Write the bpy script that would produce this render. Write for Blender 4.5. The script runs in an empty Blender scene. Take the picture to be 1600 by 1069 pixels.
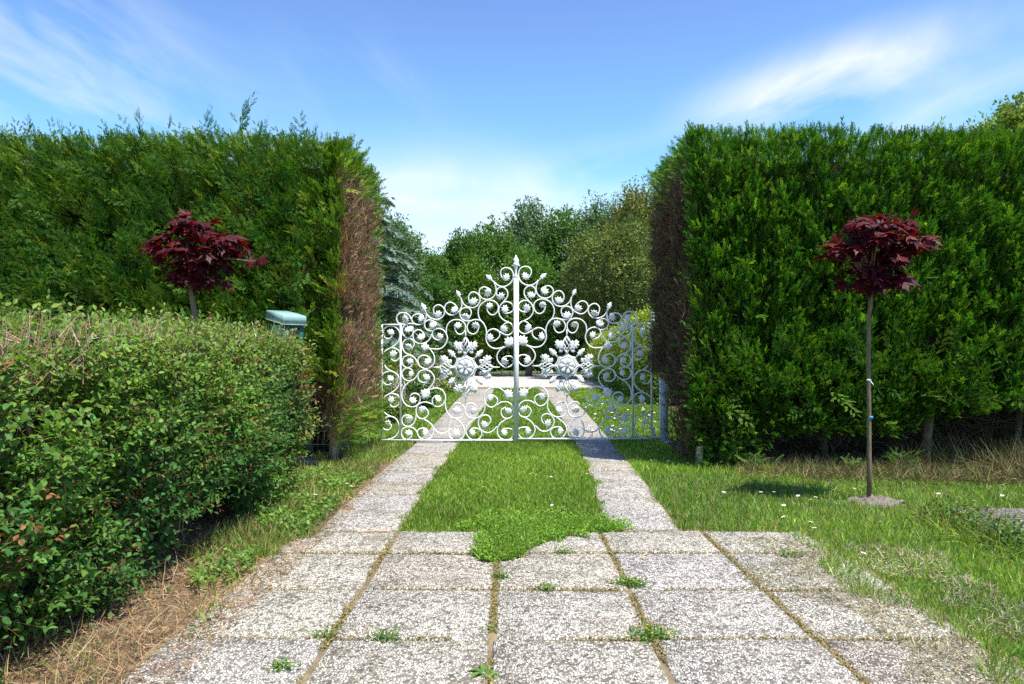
import bpy, math, random
import numpy as np
from mathutils import Vector, Matrix

rng = np.random.default_rng(11)
random.seed(5)
scene = bpy.context.scene
COL = scene.collection
F_PX, CAM_H, HOR = 1190.0, 1.2, 554.0


def at(px, py, d):
    """photograph measurement -> place at depth d"""
    return np.array([(px - 800.0) / F_PX * d, d, CAM_H + (HOR - py) / F_PX * d])


# ------------------------------------------------------------------ objects
def tag(o, label=None, cat=None, group=None, kind=None):
    if label: o['label'] = label
    if cat: o['category'] = cat
    if group: o['group'] = group
    if kind: o['kind'] = kind
    return o


def empty(name, loc, label, cat, group=None):
    o = bpy.data.objects.new(name, None)
    o.location = loc
    o.empty_display_size = 0.1
    COL.objects.link(o)
    return tag(o, label, cat, group)


def link(name, me, parent=None, loc=None):
    o = bpy.data.objects.new(name, me)
    COL.objects.link(o)
    if parent is not None:
        o.parent = parent
    if loc is not None:
        o.location = loc
    return o


class Buf:
    """collects many small faces and turns them into one mesh"""
    def __init__(s):
        s.V, s.L, s.S, s.C, s.nv, s.nl = [], [], [], [], 0, 0

    def raw(s, V, faces, col=(1, 1, 1)):
        V = np.asarray(V, float)
        s.V.append(V)
        c = np.asarray(col, float)
        if c.ndim == 1:
            c = np.tile(c, (len(V), 1))
        s.C.append(c)
        for f in faces:
            s.L.append(np.array(f, np.int64) + s.nv)
            s.S.append(np.array([s.nl]))
            s.nl += len(f)
        s.nv += len(V)

    def scatter(s, tpl, P, R, S, C):
        tv, tf = tpl
        N = len(P)
        if N == 0:
            return
        S = np.asarray(S, float)
        if S.ndim == 1:
            S = np.repeat(S[:, None], 3, 1)
        loc = tv[None, :, :] * S[:, None, :]
        V = np.einsum('nij,nkj->nki', R, loc) + P[:, None, :]
        k = len(tv)
        fl = np.concatenate([np.array(f) for f in tf])
        lens = np.array([len(f) for f in tf])
        st = np.concatenate([[0], np.cumsum(lens)[:-1]])
        s.V.append(V.reshape(-1, 3))
        s.L.append((fl[None, :] + s.nv + np.arange(N)[:, None] * k).ravel())
        s.S.append((st[None, :] + s.nl + np.arange(N)[:, None] * len(fl)).ravel())
        s.C.append(np.repeat(C, k, 0))
        s.nv += N * k
        s.nl += N * len(fl)

    def tube(s, pts, rad, sides=5, col=(1, 1, 1), cap=True):
        p = np.asarray(pts, float)
        n = len(p)
        r = np.broadcast_to(np.asarray(rad, float), (n,))
        t = np.gradient(p, axis=0)
        t /= np.linalg.norm(t, axis=1)[:, None] + 1e-12
        ref = np.array([0, 0, 1.0]) if abs(t[0, 2]) < .9 else np.array([1.0, 0, 0])
        u = np.cross(t[0], ref); u /= np.linalg.norm(u)
        V = []
        for i in range(n):
            u = u - t[i] * np.dot(u, t[i]); u /= np.linalg.norm(u) + 1e-12
            w = np.cross(t[i], u)
            a = np.arange(sides) / sides * 2 * math.pi
            V.append(p[i] + r[i] * (np.cos(a)[:, None] * u + np.sin(a)[:, None] * w))
        V = np.concatenate(V)
        F = []
        for i in range(n - 1):
            for j in range(sides):
                k = (j + 1) % sides
                F.append((i * sides + j, i * sides + k, (i + 1) * sides + k, (i + 1) * sides + j))
        if cap:
            F.append(tuple(range(sides))[::-1])
            F.append(tuple((n - 1) * sides + j for j in range(sides)))
        s.raw(V, F, col)

    def box(s, c, size, rot=0.0, col=(1, 1, 1), taper=1.0):
        hx, hy, hz = np.array(size) / 2.0
        V = np.array([[-hx, -hy, -hz], [hx, -hy, -hz], [hx, hy, -hz], [-hx, hy, -hz],
                      [-hx * taper, -hy * taper, hz], [hx * taper, -hy * taper, hz], [hx * taper, hy * taper, hz], [-hx * taper, hy * taper, hz]])
        cs, sn = math.cos(rot), math.sin(rot)
        V = V @ np.array([[cs, sn, 0], [-sn, cs, 0], [0, 0, 1]]) + np.asarray(c)
        s.raw(V, [(0, 3, 2, 1), (4, 5, 6, 7), (0, 1, 5, 4), (1, 2, 6, 5), (2, 3, 7, 6), (3, 0, 4, 7)], col)

    def mesh(s, name, mat, smooth=False):
        me = bpy.data.meshes.new(name)
        V = np.concatenate(s.V).astype(np.float32)
        L = np.concatenate(s.L).astype(np.int32)
        S = np.concatenate(s.S).astype(np.int32)
        C = np.concatenate(s.C)
        me.vertices.add(len(V)); me.vertices.foreach_set('co', V.ravel())
        me.loops.add(len(L)); me.loops.foreach_set('vertex_index', L)
        me.polygons.add(len(S)); me.polygons.foreach_set('loop_start', S)
        if smooth:
            me.polygons.foreach_set('use_smooth', np.ones(len(S), bool))
        a = me.attributes.new('col', 'FLOAT_COLOR', 'POINT')
        a.data.foreach_set('color', np.concatenate([np.clip(C, 0, 1), np.ones((len(C), 1))], 1).astype(np.float32).ravel())
        me.update(calc_edges=True)
        me.materials.append(mat)
        return me

    def build(s, name, mat, parent=None, smooth=False, loc=None):
        return link(name, s.mesh(name, mat, smooth), parent, loc)


def unit(a):
    return a / (np.linalg.norm(a, axis=-1, keepdims=True) + 1e-9)


def frames(D, Nn):
    """rotation matrices whose Y axis is D and whose Z axis is close to Nn"""
    D = unit(D)
    X = unit(np.cross(D, Nn))
    Z = np.cross(X, D)
    return np.stack([X, D, Z], axis=2)


def jit(n, s):
    return rng.normal(0, s, (n, 3))


def vary(base, n, v=.18, h=.10):
    """natural variation of a leaf colour from leaf to leaf"""
    c = np.tile(np.asarray(base, float), (n, 1)) if np.ndim(base) == 1 else np.array(base, float)
    k = np.exp(rng.normal(0, v, (n, 1)))
    t = rng.normal(0, h, (n, 1))
    return c * k * np.concatenate([1 + t * 1.3, 1 + t * .2, 1 - t], 1).clip(.2, 3)


def hashn(ix, iy, iz, seed):
    h = np.sin(ix * 127.1 + iy * 311.7 + iz * 74.7 + seed * 17.3) * 43758.5453
    return h - np.floor(h)


def noise3(P, scale, seed=0):
    q = np.asarray(P, float) * scale
    i = np.floor(q); f = q - i; f = f * f * (3 - 2 * f)
    out = 0
    for dx in (0, 1):
        for dy in (0, 1):
            for dz in (0, 1):
                w = (f[:, 0] if dx else 1 - f[:, 0]) * (f[:, 1] if dy else 1 - f[:, 1]) * (f[:, 2] if dz else 1 - f[:, 2])
                out = out + w * hashn(i[:, 0] + dx, i[:, 1] + dy, i[:, 2] + dz, seed)
    return out


def fbm(P, scale, seed=0):
    return (noise3(P, scale, seed) + .5 * noise3(P, scale * 2.1, seed + 3) + .25 * noise3(P, scale * 4.3, seed + 7)) / 1.75


# ------------------------------------------------------------------ templates
def leaf_tpl(w=.55, fold=.08, droop=.12):
    v = np.array([[0, 0, 0], [w * .42, .28, fold], [w * .5, .52, fold * .9], [w * .28, .82, fold * .3 - droop * .5], [0, 1, -droop],
                  [-w * .28, .82, fold * .3 - droop * .5], [-w * .5, .52, fold * .9], [-w * .42, .28, fold], [0, .5, 0]])
    return v, [(0, 1, 2, 8), (8, 2, 3, 4), (0, 8, 6, 7), (8, 4, 5, 6)]


def small_leaf_tpl(w=.55, fold=.1):
    v = np.array([[0, 0, 0], [w * .5, .4, fold], [w * .3, .8, fold * .4], [0, 1, -.08], [-w * .3, .8, fold * .4], [-w * .5, .4, fold]])
    return v, [(0, 1, 2, 3), (0, 3, 4, 5)]


def spray_tpl(n=4, width=.09, ang=38, seed=1, curl=.15, side=.55):
    """a flat feathery conifer spray, 1 m long along Y"""
    r = random.Random(seed)
    V, F = [], []

    def blade(p, a, l, w, z0):
        d = np.array([math.sin(a), math.cos(a), 0]); s = np.array([math.cos(a), -math.sin(a), 0])
        b = len(V)
        m = p + d * l * .5
        e = p + d * l
        zc = lambda q: z0 - curl * (q[0] ** 2 + .5 * q[1] ** 2)
        for q in (p, m + s * w, e, m - s * w):
            V.append([q[0], q[1], zc(q)])
        F.append((b, b + 1, b + 2, b + 3))
    blade(np.zeros(3), r.uniform(-.06, .06), 1.0, width * .55, 0)
    for i in range(n):
        t = .12 + .72 * (i + .5) / n
        for sg in (-1, 1):
            l = side * (1 - t * .65) * r.uniform(.75, 1.2)
            blade(np.array([0, t + r.uniform(-.05, .05), 0]), sg * math.radians(ang + r.uniform(-10, 10)), l, width * r.uniform(.8, 1.15), r.uniform(-.03, .05))
    return np.array(V), F


def blade_tpl(bend=.35):
    v = np.array([[-.5, 0, 0], [.5, 0, 0], [.4, .55, bend * .25], [-.4, .55, bend * .25], [0, 1, bend]])
    return v, [(0, 1, 2, 3), (3, 2, 4)]


def palmate_tpl(droop=.28):
    """five-lobed maple leaf, base at the origin, about 1 long"""
    o = [(0, .0), (.16, -.08), (.26, .04), (.52, .0), (.30, .20), (.56, .34), (.84, .60), (.54, .52), (.40, .58), (.17, .42), (.25, .76), (.12, .80), (0, 1.15)]
    pts = o + [(-x, y) for x, y in o[-2:0:-1]]
    V = [[0, .3, .06]]
    for x, y in pts:
        V.append([x, y, -droop * (x * x + .35 * max(0, y - .3) ** 2) + .03 * math.sin(9 * x + 5 * y)])
    n = len(pts)
    return np.array(V), [(0, 1 + i, 1 + (i + 1) % n) for i in range(n)]


SPR = [spray_tpl(4, .085, 36, s) for s in (1, 2, 3)]
SPIKE = [spray_tpl(4, .030, 22, s, .15, .42) for s in (6, 7, 8)]
SPR_FINE = [spray_tpl(5, .06, 42, s, .2, .5) for s in (4, 5)]
LEAF = leaf_tpl()
LEAF_S = small_leaf_tpl()
LEAF_N = small_leaf_tpl(.4, .08)
BLADE = blade_tpl()
BLADE2 = blade_tpl(.75)
PALM = palmate_tpl()


# ------------------------------------------------------------------ materials
def new_mat(name):
    m = bpy.data.materials.new(name)
    m.use_nodes = True
    nt = m.node_tree
    nt.nodes.clear()
    out = nt.nodes.new('ShaderNodeOutputMaterial')
    return m, nt, out


def nd(nt, t, **kw):
    n = nt.nodes.new(t)
    for k, v in kw.items():
        if k.startswith('i_'):
            n.inputs[k[2:].replace('_', ' ')].default_value = v
        else:
            setattr(n, k, v)
    return n


def leaf_mat(name, rough=.5, transl=.3, spec=.4, tint=(1.25, 1.3, .6)):
    m, nt, out = new_mat(name)
    a = nd(nt, 'ShaderNodeAttribute', attribute_name='col')
    p = nd(nt, 'ShaderNodeBsdfPrincipled', i_Roughness=rough)
    p.inputs['Specular IOR Level'].default_value = spec
    nt.links.new(a.outputs['Color'], p.inputs['Base Color'])
    mul = nd(nt, 'ShaderNodeMix', data_type='RGBA', blend_type='MULTIPLY')
    mul.inputs[0].default_value = 1
    nt.links.new(a.outputs['Color'], mul.inputs[6])
    mul.inputs[7].default_value = (*tint, 1)
    tr = nd(nt, 'ShaderNodeBsdfTranslucent')
    nt.links.new(mul.outputs[2], tr.inputs['Color'])
    mx = nd(nt, 'ShaderNodeMixShader')
    mx.inputs[0].default_value = transl
    nt.links.new(p.outputs[0], mx.inputs[1]); nt.links.new(tr.outputs[0], mx.inputs[2])
    nt.links.new(mx.outputs[0], out.inputs[0])
    return m


def ramp(nt, stops, interp='LINEAR'):
    r = nd(nt, 'ShaderNodeValToRGB')
    r.color_ramp.interpolation = interp
    e = r.color_ramp.elements
    while len(e) < len(stops):
        e.new(.5)
    for el, (p, c) in zip(e, stops):
        el.position = p
        el.color = (*c, 1) if len(c) == 3 else c
    return r


def rough_mat(name, stops, scale=8, rough=.8, bump=.4, bscale=30, stretch=(1, 1, 1), detail=8, use_col=False, bdist=.02):
    m, nt, out = new_mat(name)
    tc = nd(nt, 'ShaderNodeTexCoord')
    mp = nd(nt, 'ShaderNodeMapping')
    mp.inputs['Scale'].default_value = stretch
    nt.links.new(tc.outputs['Object'], mp.inputs[0])
    n = nd(nt, 'ShaderNodeTexNoise', i_Scale=scale, i_Detail=detail, i_Roughness=.65)
    nt.links.new(mp.outputs[0], n.inputs['Vector'])
    r = ramp(nt, stops)
    nt.links.new(n.outputs[0], r.inputs[0])
    p = nd(nt, 'ShaderNodeBsdfPrincipled', i_Roughness=rough)
    p.inputs['Specular IOR Level'].default_value = .3
    if use_col:
        a = nd(nt, 'ShaderNodeAttribute', attribute_name='col')
        mul = nd(nt, 'ShaderNodeMix', data_type='RGBA', blend_type='MULTIPLY')
        mul.inputs[0].default_value = 1
        nt.links.new(r.outputs[0], mul.inputs[6]); nt.links.new(a.outputs['Color'], mul.inputs[7])
        nt.links.new(mul.outputs[2], p.inputs['Base Color'])
    else:
        nt.links.new(r.outputs[0], p.inputs['Base Color'])
    n2 = nd(nt, 'ShaderNodeTexNoise', i_Scale=bscale, i_Detail=6)
    nt.links.new(mp.outputs[0], n2.inputs['Vector'])
    b = nd(nt, 'ShaderNodeBump', i_Strength=bump, i_Distance=bdist)
    nt.links.new(n2.outputs[0], b.inputs['Height'])
    nt.links.new(b.outputs[0], p.inputs['Normal'])
    nt.links.new(p.outputs[0], out.inputs[0])
    return m


def pebble_mat(name, pscale=84, lift=1.1, dirt=(.14, .10, .07)):
    """exposed-aggregate concrete: pale pebbles set in grey mortar"""
    m, nt, out = new_mat(name)
    tc = nd(nt, 'ShaderNodeTexCoord')
    warp = nd(nt, 'ShaderNodeTexNoise', i_Scale=25, i_Detail=3)
    nt.links.new(tc.outputs['Object'], warp.inputs['Vector'])
    wm = nd(nt, 'ShaderNodeMix', data_type='RGBA', blend_type='LINEAR_LIGHT')
    wm.inputs[0].default_value = .012
    nt.links.new(tc.outputs['Object'], wm.inputs[6]); nt.links.new(warp.outputs['Color'], wm.inputs[7])
    sep = nd(nt, 'ShaderNodeMapping')
    sep.inputs['Scale'].default_value = (1, .8, .25)
    nt.links.new(wm.outputs[2], sep.inputs[0])
    vo = nd(nt, 'ShaderNodeTexVoronoi', i_Scale=pscale)
    vo.inputs['Randomness'].default_value = 1
    ve = nd(nt, 'ShaderNodeTexVoronoi', feature='DISTANCE_TO_EDGE', i_Scale=pscale)
    for v in (vo, ve):
        nt.links.new(sep.outputs[0], v.inputs['Vector'])
    sc = nd(nt, 'ShaderNodeSeparateColor')
    nt.links.new(vo.outputs['Color'], sc.inputs[0])
    k = lift
    cr = ramp(nt, [(0, (.07 * k, .06 * k, .055 * k)), (.09, (.20 * k, .175 * k, .145 * k)), (.24, (.40 * k, .37 * k, .325 * k)), (.55, (.52 * k, .495 * k, .455 * k)), (1, (.68 * k, .66 * k, .63 * k))])
    nt.links.new(sc.outputs[0], cr.inputs[0])
    er = ramp(nt, [(0, (0, 0, 0)), (.24, (1, 1, 1))])
    nt.links.new(ve.outputs['Distance'], er.inputs[0])
    # some pebbles are sunk and covered by mortar
    sunk = nd(nt, 'ShaderNodeMath', operation='GREATER_THAN')
    nt.links.new(sc.outputs[1], sunk.inputs[0]); sunk.inputs[1].default_value = .09
    em = nd(nt, 'ShaderNodeMath', operation='MULTIPLY')
    nt.links.new(er.outputs[0], em.inputs[0]); nt.links.new(sunk.outputs[0], em.inputs[1])
    mort = nd(nt, 'ShaderNodeMix', data_type='RGBA')
    nt.links.new(em.outputs[0], mort.inputs[0])
    mort.inputs[6].default_value = (.13 * k, .118 * k, .10 * k, 1)
    nt.links.new(cr.outputs[0], mort.inputs[7])
    # worn, soiled areas of the slabs
    dn = nd(nt, 'ShaderNodeTexNoise', i_Scale=1.7, i_Detail=7, i_Roughness=.7)
    nt.links.new(tc.outputs['Object'], dn.inputs['Vector'])
    dr = ramp(nt, [(.53, (0, 0, 0)), (.74, (1, 1, 1))])
    nt.links.new(dn.outputs[0], dr.inputs[0])
    dm = nd(nt, 'ShaderNodeMath', operation='MULTIPLY')
    nt.links.new(dr.outputs[0], dm.inputs[0]); dm.inputs[1].default_value = .62
    dmx = nd(nt, 'ShaderNodeMix', data_type='RGBA')
    nt.links.new(dm.outputs[0], dmx.inputs[0])
    nt.links.new(mort.outputs[2], dmx.inputs[6]); dmx.inputs[7].default_value = (*dirt, 1)
    # pale lichen and dark algae blotches
    ln = nd(nt, 'ShaderNodeTexNoise', i_Scale=6, i_Detail=8, i_Roughness=.75)
    nt.links.new(tc.outputs['Object'], ln.inputs['Vector'])
    lr = ramp(nt, [(.36, (.62, .60, .56)), (.5, (1, 1, 1)), (.68, (1.0, .97, .9))])
    nt.links.new(ln.outputs[0], lr.inputs[0])
    lm = nd(nt, 'ShaderNodeMix', data_type='RGBA', blend_type='MULTIPLY')
    lm.inputs[0].default_value = 1
    nt.links.new(dmx.outputs[2], lm.inputs[6]); nt.links.new(lr.outputs[0], lm.inputs[7])
    ca = nd(nt, 'ShaderNodeAttribute', attribute_name='col')
    cm = nd(nt, 'ShaderNodeMix', data_type='RGBA', blend_type='MULTIPLY')
    cm.inputs[0].default_value = 1
    nt.links.new(lm.outputs[2], cm.inputs[6]); nt.links.new(ca.outputs['Color'], cm.inputs[7])
    p = nd(nt, 'ShaderNodeBsdfPrincipled', i_Roughness=.75)
    p.inputs['Specular IOR Level'].default_value = .3
    nt.links.new(cm.outputs[2], p.inputs['Base Color'])
    hm = nd(nt, 'ShaderNodeMath', operation='MULTIPLY')
    nt.links.new(em.outputs[0], hm.inputs[0]); nt.links.new(sc.outputs[2], hm.inputs[1])
    b = nd(nt, 'ShaderNodeBump', i_Strength=.9, i_Distance=.008)
    nt.links.new(hm.outputs[0], b.inputs['Height'])
    nt.links.new(b.outputs[0], p.inputs['Normal'])
    nt.links.new(p.outputs[0], out.inputs[0])
    return m


def plain_mat(name, c, rough=.45, spec=.5, var=.12, scale=14, bump=.05):
    lo = tuple(x * (1 - var) for x in c); hi = tuple(min(1, x * (1 + var)) for x in c)
    m = rough_mat(name, [(.3, lo), (.7, hi)], scale, rough, bump, 60, bdist=.004)
    for n in m.node_tree.nodes:
        if n.type == 'BSDF_PRINCIPLED':
            n.inputs['Specular IOR Level'].default_value = spec
    return m


M = {}
M['thuja'] = leaf_mat('thuja_foliage', .6, .30, .18, (1.2, 1.35, .5))
M['leaf'] = leaf_mat('broad_leaf', .5, .34, .2, (1.3, 1.35, .5))
M['maple'] = leaf_mat('maple_leaf', .55, .25, .22, (2.6, .7, .5))
M['grass'] = leaf_mat('grass_blades', .5, .35, .3, (1.2, 1.25, .5))
M['dry'] = leaf_mat('dry_stems', .8, .15, .1, (1.1, 1, .8))
M['petal'] = leaf_mat('petals', .6, .25, .2, (1, 1, 1))
M['far'] = leaf_mat('tree_foliage', .6, .25, .25, (1.2, 1.3, .5))
M['twig'] = rough_mat('twig_bark', [(.3, (.55, .5, .45)), (.7, (1, 1, 1))], 30, .85, .3, 90, use_col=True)
M['bark'] = rough_mat('bark', [(.25, (.07, .055, .04)), (.55, (.19, .155, .115)), (.8, (.3, .26, .2))], 18, .9, .8, 30, (1, 1, .25))
M['young_bark'] = rough_mat('young_bark', [(.25, (.09, .065, .04)), (.6, (.19, .145, .09)), (.85, (.27, .22, .15))], 30, .7, .4, 60, (1, 1, .3))
M['core'] = rough_mat('hedge_inside_shade', [(.3, (.010, .011, .006)), (.7, (.035, .030, .018))], 12, 1, .6, 30)  # dark branch mass; shade deep in the hedges is put into the colour
M['soil'] = rough_mat('soil', [(.25, (.09, .07, .04)), (.5, (.20, .155, .085)), (.75, (.30, .24, .13))], 9, .95, .9, 45, bdist=.03)
M['turf'] = rough_mat('turf_soil', [(.3, (.035, .05, .012)), (.55, (.07, .105, .022)), (.8, (.12, .125, .045))], 5, .95, .6, 60)
M['litter'] = rough_mat('litter', [(.25, (.05, .035, .022)), (.5, (.145, .10, .062)), (.75, (.27, .20, .13))], 22, .95, .9, 80, bdist=.02)
M['pebble'] = pebble_mat('exposed_aggregate')
M['gravel'] = pebble_mat('gravel_yard', 40, 1.5, (.62, .55, .46))
M['oldslab'] = pebble_mat('weathered_aggregate', 60, .52, (.10, .075, .06))
M['white'] = plain_mat('white_gate_paint', (.87, .87, .855), .42, .45, .05, 30)
M['greyrose'] = plain_mat('rosette_shade_grey', (.52, .56, .57), .45, .45, .22, 40)  # grey puts shade into the gaps between the white petals
M['post_paint'] = plain_mat('post_paint', (.66, .68, .70), .6, .3, .12, 9, .2)
M['lid'] = plain_mat('letterbox_lid', (.22, .36, .335), .38, .5, .06)
M['boxgreen'] = plain_mat('letterbox_body', (.022, .115, .10), .4, .5, .08)
M['rim'] = plain_mat('letterbox_rim', (.38, .5, .48), .4, .5, .05)
M['slot'] = plain_mat('slot_shade', (.01, .012, .014), .8, .2)  # near-black block colour stands in for the shade inside the slot
M['oldwood'] = rough_mat('old_wood', [(.25, (.16, .135, .09)), (.55, (.36, .30, .20)), (.8, (.50, .43, .30))], 14, .9, .7, 40, (1, 1, .12))
M['wire'] = plain_mat('green_wire', (.07, .13, .10), .5, .4)
M['bluetape'] = plain_mat('blue_tape', (.05, .25, .5), .6, .3)
M['whitetag'] = plain_mat('white_tag', (.75, .73, .7), .6, .3)


# ================================================================== GROUND
def sheet(name, pts, z, mat, kind='structure', label=None, sub=0):
    b = Buf()
    V = [(x, y, z) for x, y in pts]
    b.raw(V, [tuple(range(len(V)))])
    return tag(b.build(name, mat), label, None, None, kind)


def lerp_tab(tab):
    xs = np.array([a for a, _ in tab]); ys = np.array([b for _, b in tab])
    return lambda d: np.interp(d, xs, ys)


xin_l = lerp_tab([(5, -.755), (7.3, -.75), (10, -.70), (15, -.66), (21, -.60), (26, -.6)])
xin_r = lerp_tab([(5, .61), (7.3, .765), (10, .84), (15, .93), (21, .98), (26, .9)])
xout_r = lerp_tab([(5, 1.12), (7.3, 1.25), (10, 1.34), (15, 1.5), (21, 1.62), (26, 1.75)])
xout_l = lerp_tab([(5, -1.30), (7.3, -1.33), (10, -1.28), (15, -1.35), (21, -1.45), (26, -1.5)])

gsz = 420
sheet('ground', [(-gsz, -60), (gsz, -60), (gsz, gsz), (-gsz, gsz)], 0, M['turf'], label='green turf ground running to the trees')
sheet('soil_border', [(-7, .2), (-1.05, .2), (-1.12, 5), (-1.25, 8.4), (-1.5, 9.6), (-2.2, 10.2), (-7, 10.2)], .004, M['litter'], label='strip of dry soil and litter under the left hedges')
sheet('hedge_soil', [(2.2, 7.5), (9, 7.3), (9, 10.4), (1.85, 10.2), (1.85, 8.2)], .004, M['litter'], label='bare dry soil under the tall right hedge')
b = Buf()
DJ = [1.2, 1.83, 2.5, 3.16, 3.82, 4.52, 5.08]
b.raw([(-1.45, 1.1, .018), (1.97, 1.1, .018), (1.97, 5.1, .018), (-1.45, 5.1, .018)], [(0, 1, 2, 3)])
for k in range(34):
    d0, d1 = 5.1 + .67 * k, 5.1 + .67 * (k + 1)
    for fo, fi in ((xout_l, xin_l), (xin_r, xout_r)):
        b.raw([(fo(d0), d0, .017), (fi(d0), d0, .017), (fi(d1), d1, .017), (fo(d1), d1, .017)], [(0, 1, 2, 3)])
tag(b.build('joint_soil', M['soil']), 'brown mossy soil in the paving joints', kind='structure')


def slab(b, quad, h, gap=.0085, bev=.010):
    q = np.array(quad, float)
    c = q.mean(0)

    def inset(g):
        r = []
        for i in range(4):
            p, a, n = q[i], q[i - 1], q[(i + 1) % 4]
            r.append(p + unit(a - p) * g + unit(n - p) * g)
        return np.array(r)
    lo, hi = inset(gap), inset(gap + bev)
    tilt = rng.normal(0, .0035, 4)
    V = [(*p, .0) for p in lo] + [(*p, h - bev + t) for p, t in zip(lo, tilt)] + [(*p, h + t) for p, t in zip(hi, tilt)]
    F = [(8, 9, 10, 11)]
    for i in range(4):
        j = (i + 1) % 4
        F += [(i, j, j + 4, i + 4), (i + 4, j + 4, j + 8, i + 8)]
    k = 1.08 * math.exp(rng.normal(0, .07))
    b.raw(V, F, (k, k * .965, k * (.875 + rng.normal(0, .015))))


b = Buf()
XJ = [-1.42, -.755, -.085, .585, 1.26, 1.93]
for r in range(len(DJ) - 1):
    for c in range(5):
        j = rng.normal(0, .006, 8)
        slab(b, [(XJ[c] + j[0], DJ[r] + j[1]), (XJ[c + 1] + j[2], DJ[r] + j[3]), (XJ[c + 1] + j[4], DJ[r + 1] + j[5]), (XJ[c] + j[6], DJ[r + 1] + j[7])], .026 + rng.normal(0, .002))
tag(b.build('pavement', M['pebble']), 'apron of square pebble-faced concrete slabs in front', kind='structure')
b = Buf()
for k in range(31):
    d0 = 5.10 + .67 * k; d1 = d0 + .67
    slab(b, [(xout_l(d0), d0), (xin_l(d0), d0), (xin_l(d1), d1), (xout_l(d1), d1)], .024 + rng.normal(0, .002), .008)
    slab(b, [(xin_r(d0), d0), (xout_r(d0), d0), (xout_r(d1), d1), (xin_r(d1), d1)], .024 + rng.normal(0, .002), .008)
tag(b.build('path', M['pebble']), 'two pebble slab wheel tracks running through the gate', kind='structure')
sheet('gravel_yard', [(-6, 25.8), (2.2, 25.8), (4.0, 29), (4.2, 45), (-9, 45), (-9, 28)], .012, M['gravel'], label='pale gravel yard beyond the garden lawn')
sheet('bed_soil', [(3.55, 16), (3.7, 22), (4.1, 30), (4.6, 38), (8, 38), (8, 14), (3.2, 14)], .004, M['litter'], label='mulched bed along the right garden hedge')
sheet('flower_bed_soil', [(-8, 11.6), (-2.2, 11.6), (-2.15, 15), (-2.45, 23), (-2.6, 25), (-8, 25)], .004, M['soil'], label='soil of the flower bed left of the garden lawn')


# ------------------------------------------------------------------ grass
def grass(name, label, n, xr, dr, inside, h=(.04, .09), wbase=.0035, wk=.0008, cols=((.20, .335, .045), (.29, .40, .07), (.13, .25, .03)),
          cw=(.5, .3, .2), bend=BLADE, lean=.45, mat='grass', dpow=1.6, clump=.0, dry=0.0, z0=0.0, hfun=None, cat='grass'):
    u = rng.random(n)
    a, c = dr
    e = 1 - dpow                       # more blades near the camera
    d = (a ** e + u * (c ** e - a ** e)) ** (1 / e)
    x = rng.uniform(xr[0], xr[1], n)
    if callable(inside):
        k = inside(x, d)
        x, d = x[k], d[k]
    n = len(x)
    P = np.stack([x, d, np.full(n, z0)], 1)
    nz = fbm(P, 2.3, 4)
    if clump:
        k = rng.random(n) < np.clip((nz - .5) * clump + .55, .05, 1)
        P, nz = P[k], nz[k]; n = len(P)
    D = unit(np.stack([rng.normal(0, lean, n), rng.normal(0, lean, n), np.ones(n)], 1))
    R = frames(D, jit(n, 1) + np.array([0, -.6, 0]))
    L = rng.uniform(h[0], h[1], n) * (.65 + .7 * nz)
    if hfun is not None:
        L = L * hfun(P[:, 0], P[:, 1])
    W = wbase * rng.uniform(.6, 1.4, n) + wk * P[:, 1]
    ci = rng.choice(len(cols), n, p=cw)
    C = vary(np.array(cols)[ci], n, .2, .08)
    lowf = fbm(P, .9, 9)[:, None]
    C = C * (.6 + .8 * lowf) + np.clip(lowf - .5, 0, 1) * np.array([.10, .06, .0])
    if dry:
        k = rng.random(n) < dry * (.4 + 1.6 * np.clip(fbm(P, 1.6, 21) - .3, 0, 1))
        C[k] = vary((.30, .24, .11), int(k.sum()), .2, .05)
    B = Buf()
    B.scatter(bend, P, R, np.stack([W, L, L], 1), C)
    return tag(B.build(name, M[mat]), label, cat, None, 'stuff')


wob = lambda d, s: .05 * np.sin(d * 5.3 + s) + .035 * np.sin(d * 13.1 + 2 * s)
front_edge = lambda x: 5.05 + .03 * np.sin(x * 14)


def in_strip(x, d):
    return (x > xin_l(d) - .02 + wob(d, 1) * .6) & (x < xin_r(d) + .02 + wob(d, 2) * .6) & (d > front_edge(x))


grass('grass', 'mown grass strip between the two wheel tracks in front of the gate', 62000, (-.85, 1.0), (5.0, 10.6), in_strip, (.03, .065), .0032, .0006, dry=.06, dpow=1.2)
grass('grass', 'garden lawn on both sides of the tracks behind the gate', 90000, (-2.9, 4.4), (10.4, 27),
      lambda x, d: (((x > xin_l(d)) & (x < xin_r(d))) | ((x > xout_r(d)) & (x < 3.5 + .03 * (d - 16))) | ((x < xout_l(d)) & (x > -2.2 - .02 * (d - 11)))),
      (.03, .07), .004, .0010, cols=((.19, .32, .04), (.26, .38, .065), (.13, .25, .03)), dpow=1.5, dry=.05)


def right_edge(d):
    e = np.where(d > 5.12, xout_r(d), 1.76 + .10 * np.clip(3.4 - d, 0, 1) + .05 * np.sin(d * 4 + 1))
    return e + wob(d, 3)


def in_right(x, d):
    return (x > right_edge(d)) & (x < 1.0 + d * .80) & ~((x > 3.14) & (d > 4.72) & (d < 5.45)) & ~(((x - 3.0) / .17) ** 2 + ((d - 6.18) / .17) ** 2 < 1)


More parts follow.
